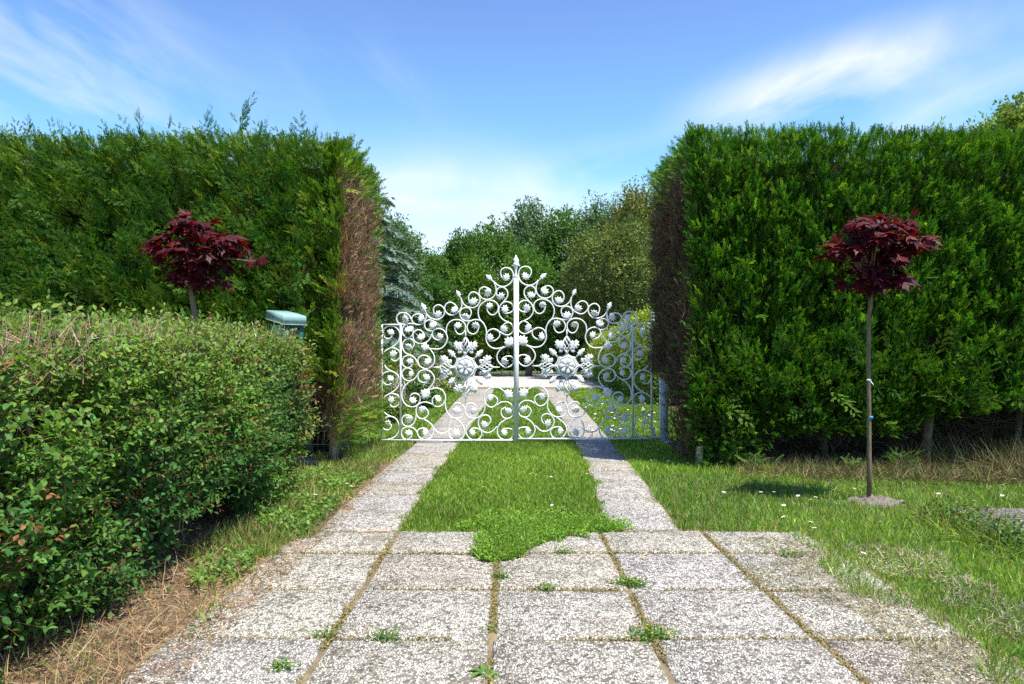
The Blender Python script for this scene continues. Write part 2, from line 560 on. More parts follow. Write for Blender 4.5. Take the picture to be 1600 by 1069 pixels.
tall = lambda x, d: .85 + .55 * np.exp(-((right_edge(d) - x) / .12) ** 2) + .5 * np.clip((d - 7.2), 0, 1)
grass('grass', 'rough lawn between the wheel track and the tall right hedge', 190000, (1.1, 8), (2.2, 7.95), in_right, (.035, .085), .0030, .0006,
      cols=((.165, .30, .038), (.25, .36, .065), (.10, .21, .028)), dry=.18, hfun=tall, dpow=1.9)
grass('grass', 'shaded grass at the foot of the right hedge end beside the gate', 9000, (1.1, 2.0), (7.8, 10.6), lambda x, d: (x > xout_r(d) - .02), (.04, .10), .004, .0006)
# left verge: thin weedy grass
grass('grass', 'thin weedy verge between the low hedge and the left wheel track', 24000, (-2.4, -1.1), (4.4, 10.2),
      lambda x, d: (x < xout_l(d) - .06 + wob(d, 6)) & (x > np.where(d < 6.5, -1.9, -2.25)) & (fbm(np.stack([x, d, d * 0], 1), 1.5, 31) > .40 - .06 * np.clip(d - 6, -1, 2)), (.04, .12), .0035, .0007,
      cols=((.16, .30, .045), (.24, .35, .07), (.28, .25, .10)), dry=.25)
grass('dry_grass', 'straw-coloured dry grass along the foot of the low hedge', 4200, (-2.1, -1.2), (2.2, 6.4),
      lambda x, d: (x < -1.32 + .15 * np.sin(d * 3) * .5 - .25 * (d < 3.1) + .1) & (fbm(np.stack([x, d, d * 0], 1), 2.4, 37) > .47), (.05, .17), .0026, .0004,
      cols=((.38, .29, .15), (.27, .20, .10), (.17, .22, .06)), cw=(.45, .35, .2), lean=.8, mat='dry', cat='dry grass')
grass('fallen_needles', 'brown needles and straw lying on the soil beside the left track', 9000, (-2.0, -1.05), (2.4, 8.5),
      lambda x, d: (x < np.where(d > 5, xout_l(d) + .10, -1.2)), (.02, .07), .0022, .0003,
      cols=((.30, .17, .09), (.38, .28, .16), (.16, .10, .06)), lean=6, mat='dry', z0=.03, cat='needles')
grass('dry_grass', 'heap of brown dead grass and bramble under the tall right hedge', 17000, (2.2, 6.8), (7.0, 8.3),
      lambda x, d: (fbm(np.stack([x, d, d * 0], 1), 1.3, 41) > .36 + .2 * (x < 2.8)), (.08, .36), .0032, .0005,
      cols=((.24, .175, .09), (.14, .10, .055), (.11, .17, .04)), cw=(.36, .30, .34), bend=BLADE2, lean=1.5, mat='dry', dpow=1.2,
      hfun=lambda x, d: np.clip(.5 + .6 * np.clip((x - 3.6) / .8, 0, 1) * np.clip((d - 6.9) / .6, .2, 1), 0, 1.2), cat='dry grass')
grass('dead_grass', 'grey withered grass thatch where lawn creeps over the right slabs', 26000, (1.2, 3.6), (2.5, 4.9),
      lambda x, d: ((np.abs(x - right_edge(d) + .12) < .17) | ((x > 1.22) & (x < 1.85) & (fbm(np.stack([x, d, d * 0], 1), 3.2, 46) > .52 + .25 * (1.85 - x))) | (fbm(np.stack([x, d, d * 0], 1), 1.8, 44) > .62) & (x > 1.7)), (.02, .06), .0026, .0003,
      cols=((.30, .27, .18), (.21, .22, .11), (.36, .32, .21)), lean=2.5, mat='dry', z0=.025, cat='dead grass')


def leaf_patch(name, label, pts, size, cols, mat='leaf', tpl=LEAF_S, z=(.01, .06), kind='stuff', cat='ground cover', flat=.5):
    n = len(pts)
    P = np.concatenate([pts, rng.uniform(z[0], z[1], (n, 1))], 1)
    D = unit(np.stack([rng.normal(0, 1, n), rng.normal(0, 1, n), rng.normal(.2, flat, n)], 1))
    R = frames(D, jit(n, .45) + np.array([0, 0, 1]))
    S = rng.uniform(.7, 1.3, n) * size
    C = vary(np.array(cols)[rng.integers(0, len(cols), n)], n, .16, .08)
    B = Buf()
    B.scatter(tpl, P, R, S, C)
    o = B.build(name, M[mat])
    return tag(o, label, cat, None, kind)


u = rng.random((34000, 2))
px_ = -.42 + u[:, 0] * 1.25; pd_ = 4.3 + u[:, 1] * 1.5
tonguew = np.interp(pd_, [4.3, 4.42, 4.7, 4.95, 5.1, 5.4, 5.8], [.03, .13, .22, .38, .5, .5, .25])
tonguec = np.interp(pd_, [4.3, 4.7, 5.0, 5.8], [-.10, -.02, .14, .22])
k = (np.abs(px_ - tonguec) < tonguew * (.25 + 1.4 * fbm(np.stack([px_, pd_, px_ * 0], 1), 6, 3))) & (rng.random(len(px_)) < np.clip((5.8 - pd_) / .9, .0, 1) * np.clip(.25 + 1.6 * (fbm(np.stack([px_, pd_, px_ * 0], 1), 9, 8) - .2), 0, 1))
leaf_patch('clover', 'bright clover tongue spilling from the grass strip onto the slabs', np.stack([px_, pd_], 1)[k], .019,
           [(.17, .33, .035), (.23, .38, .05), (.12, .26, .03)], z=(.02, .065))
grass('grass', 'grass blades growing through the clover tongue', 9000, (-.3, .75), (4.35, 5.3),
      lambda x, d: (np.abs(x - np.interp(d, [4.3, 4.7, 5.0, 5.8], [-.10, -.02, .14, .22])) < (.3 + 1.2 * fbm(np.stack([x, d, x * 0], 1), 6, 3)) * np.interp(d, [4.3, 4.42, 4.7, 4.95, 5.1, 5.4, 5.8], [.03, .13, .22, .38, .5, .5, .25])), (.03, .075), .003, .0006, dpow=1.1, z0=.02)
u = rng.random((9000, 2))
px_ = -2.0 + u[:, 0] * .8; pd_ = 3.0 + u[:, 1] * 4.6
k = (fbm(np.stack([px_, pd_, px_ * 0], 1), 1.9, 51) > .54) & (px_ < xout_l(np.maximum(pd_, 5)) - .02)
leaf_patch('weeds', 'low leafy weeds on the verge beside the low hedge', np.stack([px_, pd_], 1)[k], .034,
           [(.13, .25, .04), (.18, .29, .06), (.08, .18, .03)], z=(.01, .11))

# moss and soil seams along the joints
seg = []
for xj in XJ[1:5]:
    n = 2600
    dd = rng.uniform(2.2, 5.0, n); seg.append(np.stack([xj + rng.normal(0, .011, n), dd], 1))
for dj in DJ[2:]:
    n = 2200
    xx = rng.uniform(-1.3, 1.8, n); seg.append(np.stack([xx, dj + rng.normal(0, .010, n)], 1))
seg = np.concatenate(seg)
seg = seg[fbm(np.concatenate([seg, seg[:, :1] * 0], 1), 2.6, 61) > .42]
leaf_patch('moss', 'dry moss and tiny weeds lining the slab joints', seg, .014, [(.30, .24, .10), (.26, .19, .095), (.21, .21, .07)], 'dry', LEAF_N, (.016, .034), cat='moss')


grass('grass', 'short sparse grass sprouting from the slab joints', 22000, (-1.4, 1.95), (2.2, 5.1),
      lambda x, d: ((np.min(np.abs(x[:, None] - np.array(XJ[1:5])[None]), 1) < .011) | (np.min(np.abs(d[:, None] - np.array(DJ)[None]), 1) < .008)) & (fbm(np.stack([x, d, x * 0], 1), 2.1, 77) > .50), (.012, .035), .0024, .0003,
      cols=((.22, .25, .07), (.30, .25, .11), (.22, .30, .06)), dry=.3, dpow=1.3, z0=.018)


def weed(loc, r, n, label, yellow=False, rosette=False):
    root = empty('weed_tuft', (loc[0], loc[1], .02), label, 'weed', 'weeds in the slab joints')
    B = Buf()
    if rosette:
        a = np.linspace(0, 2 * math.pi, n, endpoint=False) + rng.normal(0, .15, n)
        D = np.stack([np.cos(a), np.sin(a), np.full(n, .35)], 1)
        P = np.zeros((n, 3)); S = np.full(n, r) * rng.uniform(.7, 1.2, n)
        B.scatter(leaf_tpl(.24, .05, .35), P, frames(D, np.tile([0, 0, 1.], (n, 1))), S, vary((.12, .23, .05), n, .12))
    else:
        q = rng.normal(0, .42, (n, 2)) * r * np.array([1.15, .75])
        P = np.concatenate([q, np.abs(rng.normal(0, .018, (n, 1)))], 1)
        D = unit(np.stack([rng.normal(0, 1, n), rng.normal(0, 1, n), rng.uniform(.1, 1.2, n)], 1))
        B.scatter(LEAF_N, P, frames(D, jit(n, .4) + np.array([0, 0, 1])), rng.uniform(.010, .024, n), vary((.12, .22, .04), n, .2))
    B.build('foliage', M['leaf'], root)
    if yellow:
        m = 9
        q = rng.normal(0, .4, (m, 2)) * r
        P = np.concatenate([q, rng.uniform(.03, .045, (m, 1))], 1)
        for p_ in P:
            B = Buf()
            B.tube([p_ * np.array([1, 1, 0]), p_], .0012, 4, (.10, .2, .03))
            a = rng.uniform(0, 6.28, 6)
            B.scatter(LEAF_S, np.tile(p_, (6, 1)), frames(np.stack([np.cos(a), np.sin(a), np.full(6, .3)], 1), np.tile([0, 0, 1.], (6, 1))), np.full(6, .008), vary((.65, .5, .03), 6, .08))
            B.build('flower', M['petal'], root)
    return root


weed((.60, 3.90), .085, 420, 'rounded green weed tuft in the joint right of the drive centre', True)
weed((.58, 3.19), .10, 380, 'flat weed mat with tiny yellow flowers on the joint nearest right of centre', True)
weed((.17, 3.83), .06, 120, 'small flat weed patch in the joint right below the clover tongue')
weed((-.06, 4.02), .055, 130, 'wispy light green weed in the middle joint below the clover tongue')
weed((-.105, 3.30), .045, 16, 'small weed rosette at the crossing of the middle joint', rosette=True)
weed((-.10, 2.83), .075, 18, 'largest leafy weed rosette in the middle joint at the bottom edge', rosette=True)
weed((-.52, 3.17), .075, 170, 'grassy weed patch in the joint left of the middle')
weed((-.86, 2.86), .06, 170, 'weed tuft in the left joint at the bottom edge')
weed((-.78, 3.18), .05, 110, 'thin pale weed where the left joint meets the cross joint')
weed((.30, 4.52), .05, 110, 'weed strip along the joint beside the clover tongue')
weed((1.62, 4.45), .07, 200, 'scrubby weed in the joint at the lawn edge by the right slabs')


# daisies ------------------------------------------------------------
def daisy_mesh():
    B = Buf()
    B.tube([(0, 0, 0), (.002, 0, .03), (0, 0, .06)], .0013, 4, (.1, .2, .04))
    n = 12
    a = np.linspace(0, 2 * math.pi, n, endpoint=False)
    D = np.stack([np.cos(a), np.sin(a), np.full(n, .25)], 1)
    B.scatter(leaf_tpl(.45, .02, .05), np.tile([0, 0, .06], (n, 1)), frames(D, np.tile([0, 0, 1.], (n, 1))), np.full(n, .014), np.tile([.8, .8, .8], (n, 1)))
    a = np.linspace(0, 2 * math.pi, 8, endpoint=False)
    V = [(0, 0, .067)] + [(.0045 * math.cos(t), .0045 * math.sin(t), .063) for t in a]
    B.raw(V, [(0, 1 + i, 1 + (i + 1) % 8) for i in range(8)], (.7, .5, .04))
    return B.mesh('daisy', M['petal'])


dm = daisy_mesh()


def daisy(x, d, label, group, s=1.0):
    o = link('daisy', dm, None, (x, d, 0))
    o.scale = (s, s, s * rng.uniform(.85, 1.2))
    o.rotation_euler = (rng.normal(.15, .2), rng.normal(0, .2), rng.uniform(0, 6))
    tag(o, label, 'flower', group)


def gd(px, py):
    d = F_PX * (CAM_H - .05) / (py - HOR)
    return (px - 800) / F_PX * d, d


for px, py in [(860, 746), (828, 742), (757, 762), (893, 708), (918, 741), (866, 790)]:
    daisy(*gd(px, py), 'small white daisy in the grass strip between the tracks', 'daisies in the grass strip')
for px, py in [(1188, 774), (1208, 773), (1247, 776), (1262, 786), (1270, 781), (1300, 768), (1330, 770), (1231, 813), (1261, 820), (1272, 829), (1377, 821), (1340, 871),
               (1465, 773), (1519, 789), (1565, 778), (1566, 760), (1222, 795), (1130, 776), (1135, 774), (1186, 790), (1180, 756), (1296, 757), (1212, 747), (1582, 752), (1548, 766)]:
    daisy(*gd(px, py), 'small white daisy in the rough lawn right of the drive', 'daisies in the right lawn', 1.25)
for i in range(16):
    daisy(*gd(rng.uniform(975, 1050), rng.uniform(699, 724)), 'small white daisy in the shade at the right hedge end', 'daisies in the hedge shade', 1.1)
for px, py in [(504, 741), (492, 778), (545, 765), (487, 793), (543, 760), (620, 716), (512, 735), (585, 742)]:
    daisy(*gd(px, py), 'small white daisy on the verge left of the drive', 'daisies on the left verge', 1.3)
for i in range(60):
    x, d = gd(rng.uniform(915, 1025), rng.uniform(622, 682))
    daisy(x, d, 'tiny white daisy in the garden lawn behind the gate', 'daisies in the garden lawn', 1.8)


# ================================================================== HEDGES
STICK = (np.array([[.5, 0, -.3], [-.5, 0, -.3], [0, 0, .6], [.2, 1, -.1], [-.2, 1, -.1], [0, 1, .2]]), [(0, 1, 4, 3), (1, 2, 5, 4), (2, 0, 3, 5)])


def box_samples(x0, x1, y0, y1, z0, z1, r, dens):
    """points and normals on a round-edged box; dens = faces/m2 on (-x, +x, -y, +y, top)"""
    P, Nn = [], []
    spec = [('x', x0, dens[0]), ('x', x1, dens[1]), ('y', y0, dens[2]), ('y', y1, dens[3]), ('z', z1, dens[4])]
    for ax, v, dn in spec:
        a = {'x': (y1 - y0) * (z1 - z0), 'y': (x1 - x0) * (z1 - z0), 'z': (x1 - x0) * (y1 - y0)}[ax]
        n = int(a * dn)
        p = np.stack([rng.uniform(x0, x1, n), rng.uniform(y0, y1, n), rng.uniform(z0, z1, n)], 1)
        p[:, 'xyz'.index(ax)] = v
        P.append(p)
    P = np.concatenate(P)
    q = np.clip(P, [x0 + r, y0 + r, z0], [x1 - r, y1 - r, z1 - r])
    v = P - q
    Nn = unit(v)
    return q + Nn * r, Nn


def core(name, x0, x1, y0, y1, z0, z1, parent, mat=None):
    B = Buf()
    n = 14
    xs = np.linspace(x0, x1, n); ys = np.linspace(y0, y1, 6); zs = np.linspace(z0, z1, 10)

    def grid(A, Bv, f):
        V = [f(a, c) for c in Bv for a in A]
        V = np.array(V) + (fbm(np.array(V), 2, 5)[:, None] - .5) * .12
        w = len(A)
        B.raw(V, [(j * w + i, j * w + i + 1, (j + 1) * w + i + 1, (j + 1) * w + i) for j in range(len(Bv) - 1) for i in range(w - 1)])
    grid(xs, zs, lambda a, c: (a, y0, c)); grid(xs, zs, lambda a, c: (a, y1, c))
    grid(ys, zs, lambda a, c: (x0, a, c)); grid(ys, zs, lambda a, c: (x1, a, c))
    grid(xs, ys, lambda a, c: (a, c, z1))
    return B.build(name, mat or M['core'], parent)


def put_sprays(B, P, D, size, C, tpls=SPR, flat=None, wk=1.0):
    n = len(P)
    which = rng.integers(0, len(tpls), n)
    Nn = jit(n, 1) if flat is None else flat
    R = frames(D, Nn)
    for i, t in enumerate(tpls):
        k = which == i
        S = np.stack([size[k] * wk, size[k], size[k]], 1)
        B.scatter(t, P[k], R[k], S, C[k])


G_DEEP, G_MID, G_TIP = np.array([.024, .078, .012]), np.array([.045, .125, .014]), np.array([.10, .19, .022])


def tall_hedge(side):
    right = side > 0
    x_in, x_far = 1.845, 9.0
    xs = (x_in, x_far) if right else (-x_far, -1.735)
    y0, y1, z1 = 7.97, 10.02, 3.57 if right else 3.50
    lab = ('tall square-clipped dark green conifer hedge on the right of the gate' if right else
           'tall shaggy conifer hedge with a browned end on the left of the gate')
    root = empty('hedge', ((xs[0] + xs[1]) / 2, (y0 + y1) / 2, 0), lab, 'hedge')
    off = np.array(root.location)
    # inner mass, its near-black colour standing in for shade in the gaps
    if right:
        core('branch_shade_core', xs[0] + .25, xs[1], y0 + .36, y1 - .3, 1.0, z1 - .25, root).location = -off
        core('gap_shade_core', xs[0] + .5, xs[1], y0 + 1.35, y1 - .2, .0, 1.2, root).location = -off
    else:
        core('branch_shade_core', xs[0], xs[1] - .25, y0 + .36, y1 - .3, 1.15, z1 - .25, root).location = -off
        core('gap_shade_core', xs[0], xs[1] - .30, y0 + 1.45, y1 - .25, .0, 1.1, root).location = -off
    dens = (1000, 30, 3300, 130, 1200) if right else (30, 1000, 2600, 130, 1000)
    P, N = box_samples(xs[0], xs[1], y0, y1, 0.02, z1, .16 if right else .2, dens)
    out = np.abs(P[:, 0]) > 7.4
    keep = ~out | (rng.random(len(P)) < .4)
    P, N = P[keep], N[keep]
    # lower edge of the foliage
    ax = np.abs(P[:, 0])
    nz = fbm(P * np.array([1, 1, 0]), 1.4, 71)
    if right:
        zb = np.interp(ax, [1.8, 2.5, 2.8, 3.9, 4.7, 6, 9], [.05, .06, .30, .34, .52, .58, .55]) + (nz - .5) * .35
        zb = np.where((N[:, 0] < -.6) & (P[:, 1] > 8.8), .92, zb)
    else:
        zb = np.interp(ax, [1.6, 1.75, 1.81, 2.3, 4, 9], [.25, .35, .80, .95, .7, .7]) + (nz - .5) * .25
        zb = np.where((N[:, 0] > .7), .25, zb)
    keep = P[:, 2] > zb
    P, N = P[keep], N[keep]
    n = len(P)
    bump = ((fbm(P, 1.5, 12) - .5) * (.06 if right else .18) + (fbm(P, 6, 13) - .5) * (.10 if right else .16)) * np.where((np.abs(N[:, 0]) > .6) | (N[:, 2] > .5), .35, 1)
    P = P + N * bump[:, None] - N * (rng.random(n)[:, None] ** 2.0 * (.24 if right else .3))
    fine = noise3(P * np.array([1, 1, .62]), 8.5, 24) * .6 + noise3(P * np.array([1, 1, .7]), 17, 25) * .4
    P = P - N * (np.clip(.56 - fine, 0, .4) * (.85 if right else .95) * np.where((np.abs(N[:, 0]) > .6) | (N[:, 2] > .5), .35, 1))[:, None]
    # hollow places show the dark inside
    hol = fbm(P, 3.3 if right else 2.4, 14)
    keep = hol > (.30 if right else .33)
    P, N, hol = P[keep], N[keep], hol[keep]
    n = len(P)
    isend = (N[:, 0] * side < -.75)
    zc, yc = P[:, 2], P[:, 1]
    # browned end face
    dead = np.zeros(n, bool)
    edge = fbm(P, 2.6, 15)
    if right:
        dead = isend & (rng.random(n) < np.clip((3.30 - zc + (edge - .5) * .8) * 3, 0, .95))
    else:
        dead = isend & (rng.random(n) < np.clip((3.22 - zc + (edge - .5) * .8) * 3, 0, 1) * np.clip((zc - .38 + (edge - .5)) * 3, .3, .97) * np.clip((9.95 - yc) * 2.4, .2, 1))
        front_brown = (N[:, 1] < -.5) & (P[:, 0] > -2.9) & (fbm(P * np.array([1, 1, .8]) + .5 * P[:, 2:3] * np.array([1., 0, 0]), 3.4, 16) > .54) & (P[:, 2] < 3.1) & (rng.random(n) < .26)
        corner = (N[:, 1] < -.2) & (P[:, 0] > -1.74) & (rng.random(n) < .35 * np.clip((3.3 - zc), 0, 1) * np.clip((zc - .6), .1, 1))
        dead |= front_brown | corner
    live = ~dead
    # live foliage
    B = Buf()
    k = live
    m = int(k.sum())
    lat = (fbm(P[k], .8, 17) - .5) * 2.2
    D = N[k] * .85 + np.array([0, 0, 1.0]) * rng.uniform(.35, .95, (m, 1)) + jit(m, .26)
    D[:, 0] += lat * .5 - (.22 if right else .30)
    low = np.clip((1.0 - P[k][:, 2]) * 1.2, 0, 1)[:, None]
    D = D * (1 - low) + low * (N[k] + jit(m, .35) + np.array([0, 0, .05]))
    size = rng.uniform(.09, .19, m) * (1.0 if right else 1.12) * np.where(N[k][:, 2] > .6, .7, 1)
    size *= np.where(rng.random(m) < .04, 1.5, 1)
    mixv = np.clip(.5 + 1.1 * (fbm(P[k], 1.1, 18) - .5) + rng.normal(0, .22, m), 0, 1)[:, None]
    C = G_DEEP * (1 - mixv) + G_MID * mixv
    tip = (rng.random(m) < (.27 if right else .32))[:, None]
    C = np.where(tip, G_TIP * 1.0, C)
    if right:
        C = C * np.array([1.6, 1.5, 1.25])
    else:
        C = C * np.array([2.15, 1.62, 1.35])
    C = vary(C, m, .16, .08)
    put_sprays(B, P[k], D, size, C, SPIKE)
    # sparse long shoots breaking the top line
    nt = 420 if right else 240
    tx = rng.uniform(xs[0] + .15, xs[1] - .15, nt)
    T = np.stack([tx, rng.uniform(y0 + .1, y1 - .2, nt), np.full(nt, z1 - .05) + (0 if right else 1) * (fbm(np.stack([tx, tx * 0, tx * 0], 1), 1.1, 19) - .5) * .25], 1)
    hh = rng.uniform(.05, .12, nt) if right else rng.uniform(.07, .19, nt)
    put_sprays(B, T, np.array([.15, -.1, 1]) + jit(nt, .28), hh, vary(G_MID, nt, .2), SPIKE, wk=1.0)
    # plumes: bigger feathery branch ends
    npl = 220 if right else 900
    px = rng.uniform(2.05, 6.6, npl) * side
    pz = rng.uniform(.75 if right else .95, 3.4, npl)
    pl = np.stack([px, np.full(npl, y0 - .0) - rng.random(npl) * .06, pz], 1)
    if right:
        pl[:, 2] = rng.uniform(.64, 1.3, npl)
    A = np.array([-.25, -.65, .65]) + jit(npl, .38)
    A[:, 2] -= np.clip(1.15 - pl[:, 2], 0, 1) * 1.0
    A = unit(A)
    L = rng.uniform(.18, .36, npl)
    pc = vary(np.where(rng.random((npl, 1)) < .5, G_MID * 1.15, G_TIP * .9), npl, .15)
    for s_ in range(9):
        t = s_ / 9
        sg = 1 if s_ % 2 else -1
        pn = unit(np.cross(A, np.array([0.2, -1, .2]) + jit(npl, .25)))
        Dd = A + pn * sg * (.75 if s_ < 8 else 0) + jit(npl, .1)
        put_sprays(B, pl + A * (L * t)[:, None], Dd, L * (.5 - .26 * t), pc * np.exp(rng.normal(0, .1, (npl, 1))), SPIKE, np.cross(A, pn), wk=1.25)
    if not right:
        for (px_, py_, ln, lx, w) in [(372, 196, .62, .45, .8), (322, 198, .40, .1, .9), (215, 192, .30, -.1, .7), (40, 205, .32, .05, .6), (405, 205, .3, .5, .5), (92, 205, .25, -.2, .6), (262, 196, .22, .1, .5), (490, 208, .2, .2, .5), (455, 208, .2, -.2, .5)]:
            o_ = at(px_, py_, 8.2)
            for q in range(26):
                t = q / 26 * 1.35 - .35
                a_ = np.array([[lx, 0, 1.0]]) + jit(1, .05)
                a_ = unit(a_)
                s2 = np.array([[rng.normal(0, .55), rng.normal(0, .3), .15]])
                put_sprays(B, (o_ + a_[0] * ln * .72 * t)[None], a_ + s2, np.array([ln * .34 * min(1.0, 1.05 - t)]), vary(G_MID, 1), SPIKE)
    B.build('foliage', M['thuja'], root).location = -off
    # dead brown foliage
    B = Buf()
    k = dead
    m = int(k.sum())
    Pd = P[k]
    rep = 8
    Pd = np.repeat(Pd, rep, 0) + jit(m * rep, .03)
    Nd = np.repeat(N[k], rep, 0)
    Pd = Pd + Nd * .03
    D = Nd * .3 + jit(m * rep, .42) + np.array([0, 0, .75])
    cb = np.array([(.31, .20, .115), (.22, .135, .08), (.14, .10, .06), (.38, .265, .15)])[rng.choice(4, m * rep, p=[.4, .3, .15, .15])]
    if not right:
        ob = (Nd[:, 1] < -.5)
        cb[ob] = np.array([.34, .16, .06])
    else:
        cb = cb * np.array([.62, .62, .66])
    deep = (np.clip(.55 - noise3(Pd * np.array([1, 1, .35]), 9, 66), 0, .4) * .7)[:, None]
    Pd = Pd - Nd * deep
    mm = len(Pd)
    tw = rng.random(mm) < .62
    D2 = D[tw] * np.array([1, 1, 1.6])
    ns = int(tw.sum())
    B.scatter(STICK, Pd[tw], frames(D2, jit(ns, 1)), np.stack([rng.uniform(.0025, .006, ns), rng.uniform(.06, .19, ns), rng.uniform(.0025, .006, ns)], 1), vary(cb[tw] * .9, ns, .32, .05))
    nt_ = ~tw
    put_sprays(B, Pd[nt_], D[nt_], rng.uniform(.05, .11, int(nt_.sum())), vary(cb[nt_], int(nt_.sum()), .28, .05), SPR_FINE, wk=.36)
    B.build('dead_foliage', M['dry'], root).location = -off
    # stems seen in the gap under the foliage
    stems = [(4.62, 8.45, .046), (2.6, 8.9, .025), (5.95, 9.0, .04), (3.75, 9.1, .035)] if right else [(-2.45, 9.3, .04), (-3.1, 9.1, .05), (-2.0, 9.25, .03)]
    for sx, sy, r in stems:
        S = Buf()
        zz = np.linspace(-.02, 1.3, 9)
        pts = np.stack([sx + .03 * np.sin(zz * 3 + sx), sy + .02 * np.cos(zz * 4), zz], 1)
        S.tube(pts, r * np.linspace(1.25, .8, 9), 9)
        S.build('trunk', M['bark'], root, True).location = -off
    # thin shaded growth hanging in the gap under the clipped face
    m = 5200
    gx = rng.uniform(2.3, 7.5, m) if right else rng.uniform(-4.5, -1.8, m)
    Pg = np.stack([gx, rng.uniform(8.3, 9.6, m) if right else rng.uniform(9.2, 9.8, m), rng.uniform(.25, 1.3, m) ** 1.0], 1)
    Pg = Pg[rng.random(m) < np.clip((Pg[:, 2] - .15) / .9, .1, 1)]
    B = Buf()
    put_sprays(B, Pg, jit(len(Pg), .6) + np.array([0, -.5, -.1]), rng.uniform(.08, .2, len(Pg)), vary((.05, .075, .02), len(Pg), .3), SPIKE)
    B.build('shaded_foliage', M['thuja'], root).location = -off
    # bare twigs in the gap
    S = Buf()
    m = 900 if right else 130
    tx = (rng.uniform(2.6, 6.6, m) if right else rng.uniform(-3.0, -1.8, m))
    Pt = np.stack([tx, rng.uniform(8.3, 8.75, m) + (0 if right else .5), rng.uniform(.05, 1.0, m)], 1)
    S.scatter(STICK, Pt, frames(jit(m, 1) + np.array([0, -.2, .3]), jit(m, 1)), np.stack([np.full(m, .006), rng.uniform(.15, .5, m), np.full(m, .006)], 1), vary((.16, .11, .075), m))
    S.build('twig', M['twig'], root).location = -off
    return root


tall_hedge(1)
tall_hedge(-1)


# ------------------------------------------------------------------ low leafy hedge
def shoots(B, T, P, D, L, col, nl=9, leaf=.042, stem=(.20, .12, .07), sw=.0032):
    """leafy shoots: a thin stem with leaves in pairs"""
    n = len(P)
    D = unit(D)
    side0 = unit(np.cross(D, jit(n, 1)))
    T.scatter(STICK, P, frames(D, side0), np.stack([np.full(n, sw), L, np.full(n, sw)], 1), vary(np.tile(stem, (n, 1)), n, .25, .04))
    for j in range(nl):
        t = .12 + .88 * j / (nl - 1)
        a = (j // 2) * 1.4 + (math.pi if j % 2 else 0)
        s1 = side0 * math.cos(a) + np.cross(D, side0) * math.sin(a)
        Dl = s1 + D * (.45 if j < nl - 1 else 3) + jit(n, .22) + np.array([0, 0, -.05])
        keep = rng.random(n) < .9
        m = int(keep.sum())
        Nn = jit(m, .45) + np.array([.25, -.1, .9])
        S = leaf * rng.uniform(.6, 1.25, m) * (1.08 - .35 * t)
        B.scatter(LEAF, (P + D * (L * t)[:, None])[keep], frames(Dl[keep], Nn), S, vary(col[keep], m, .16, .08))


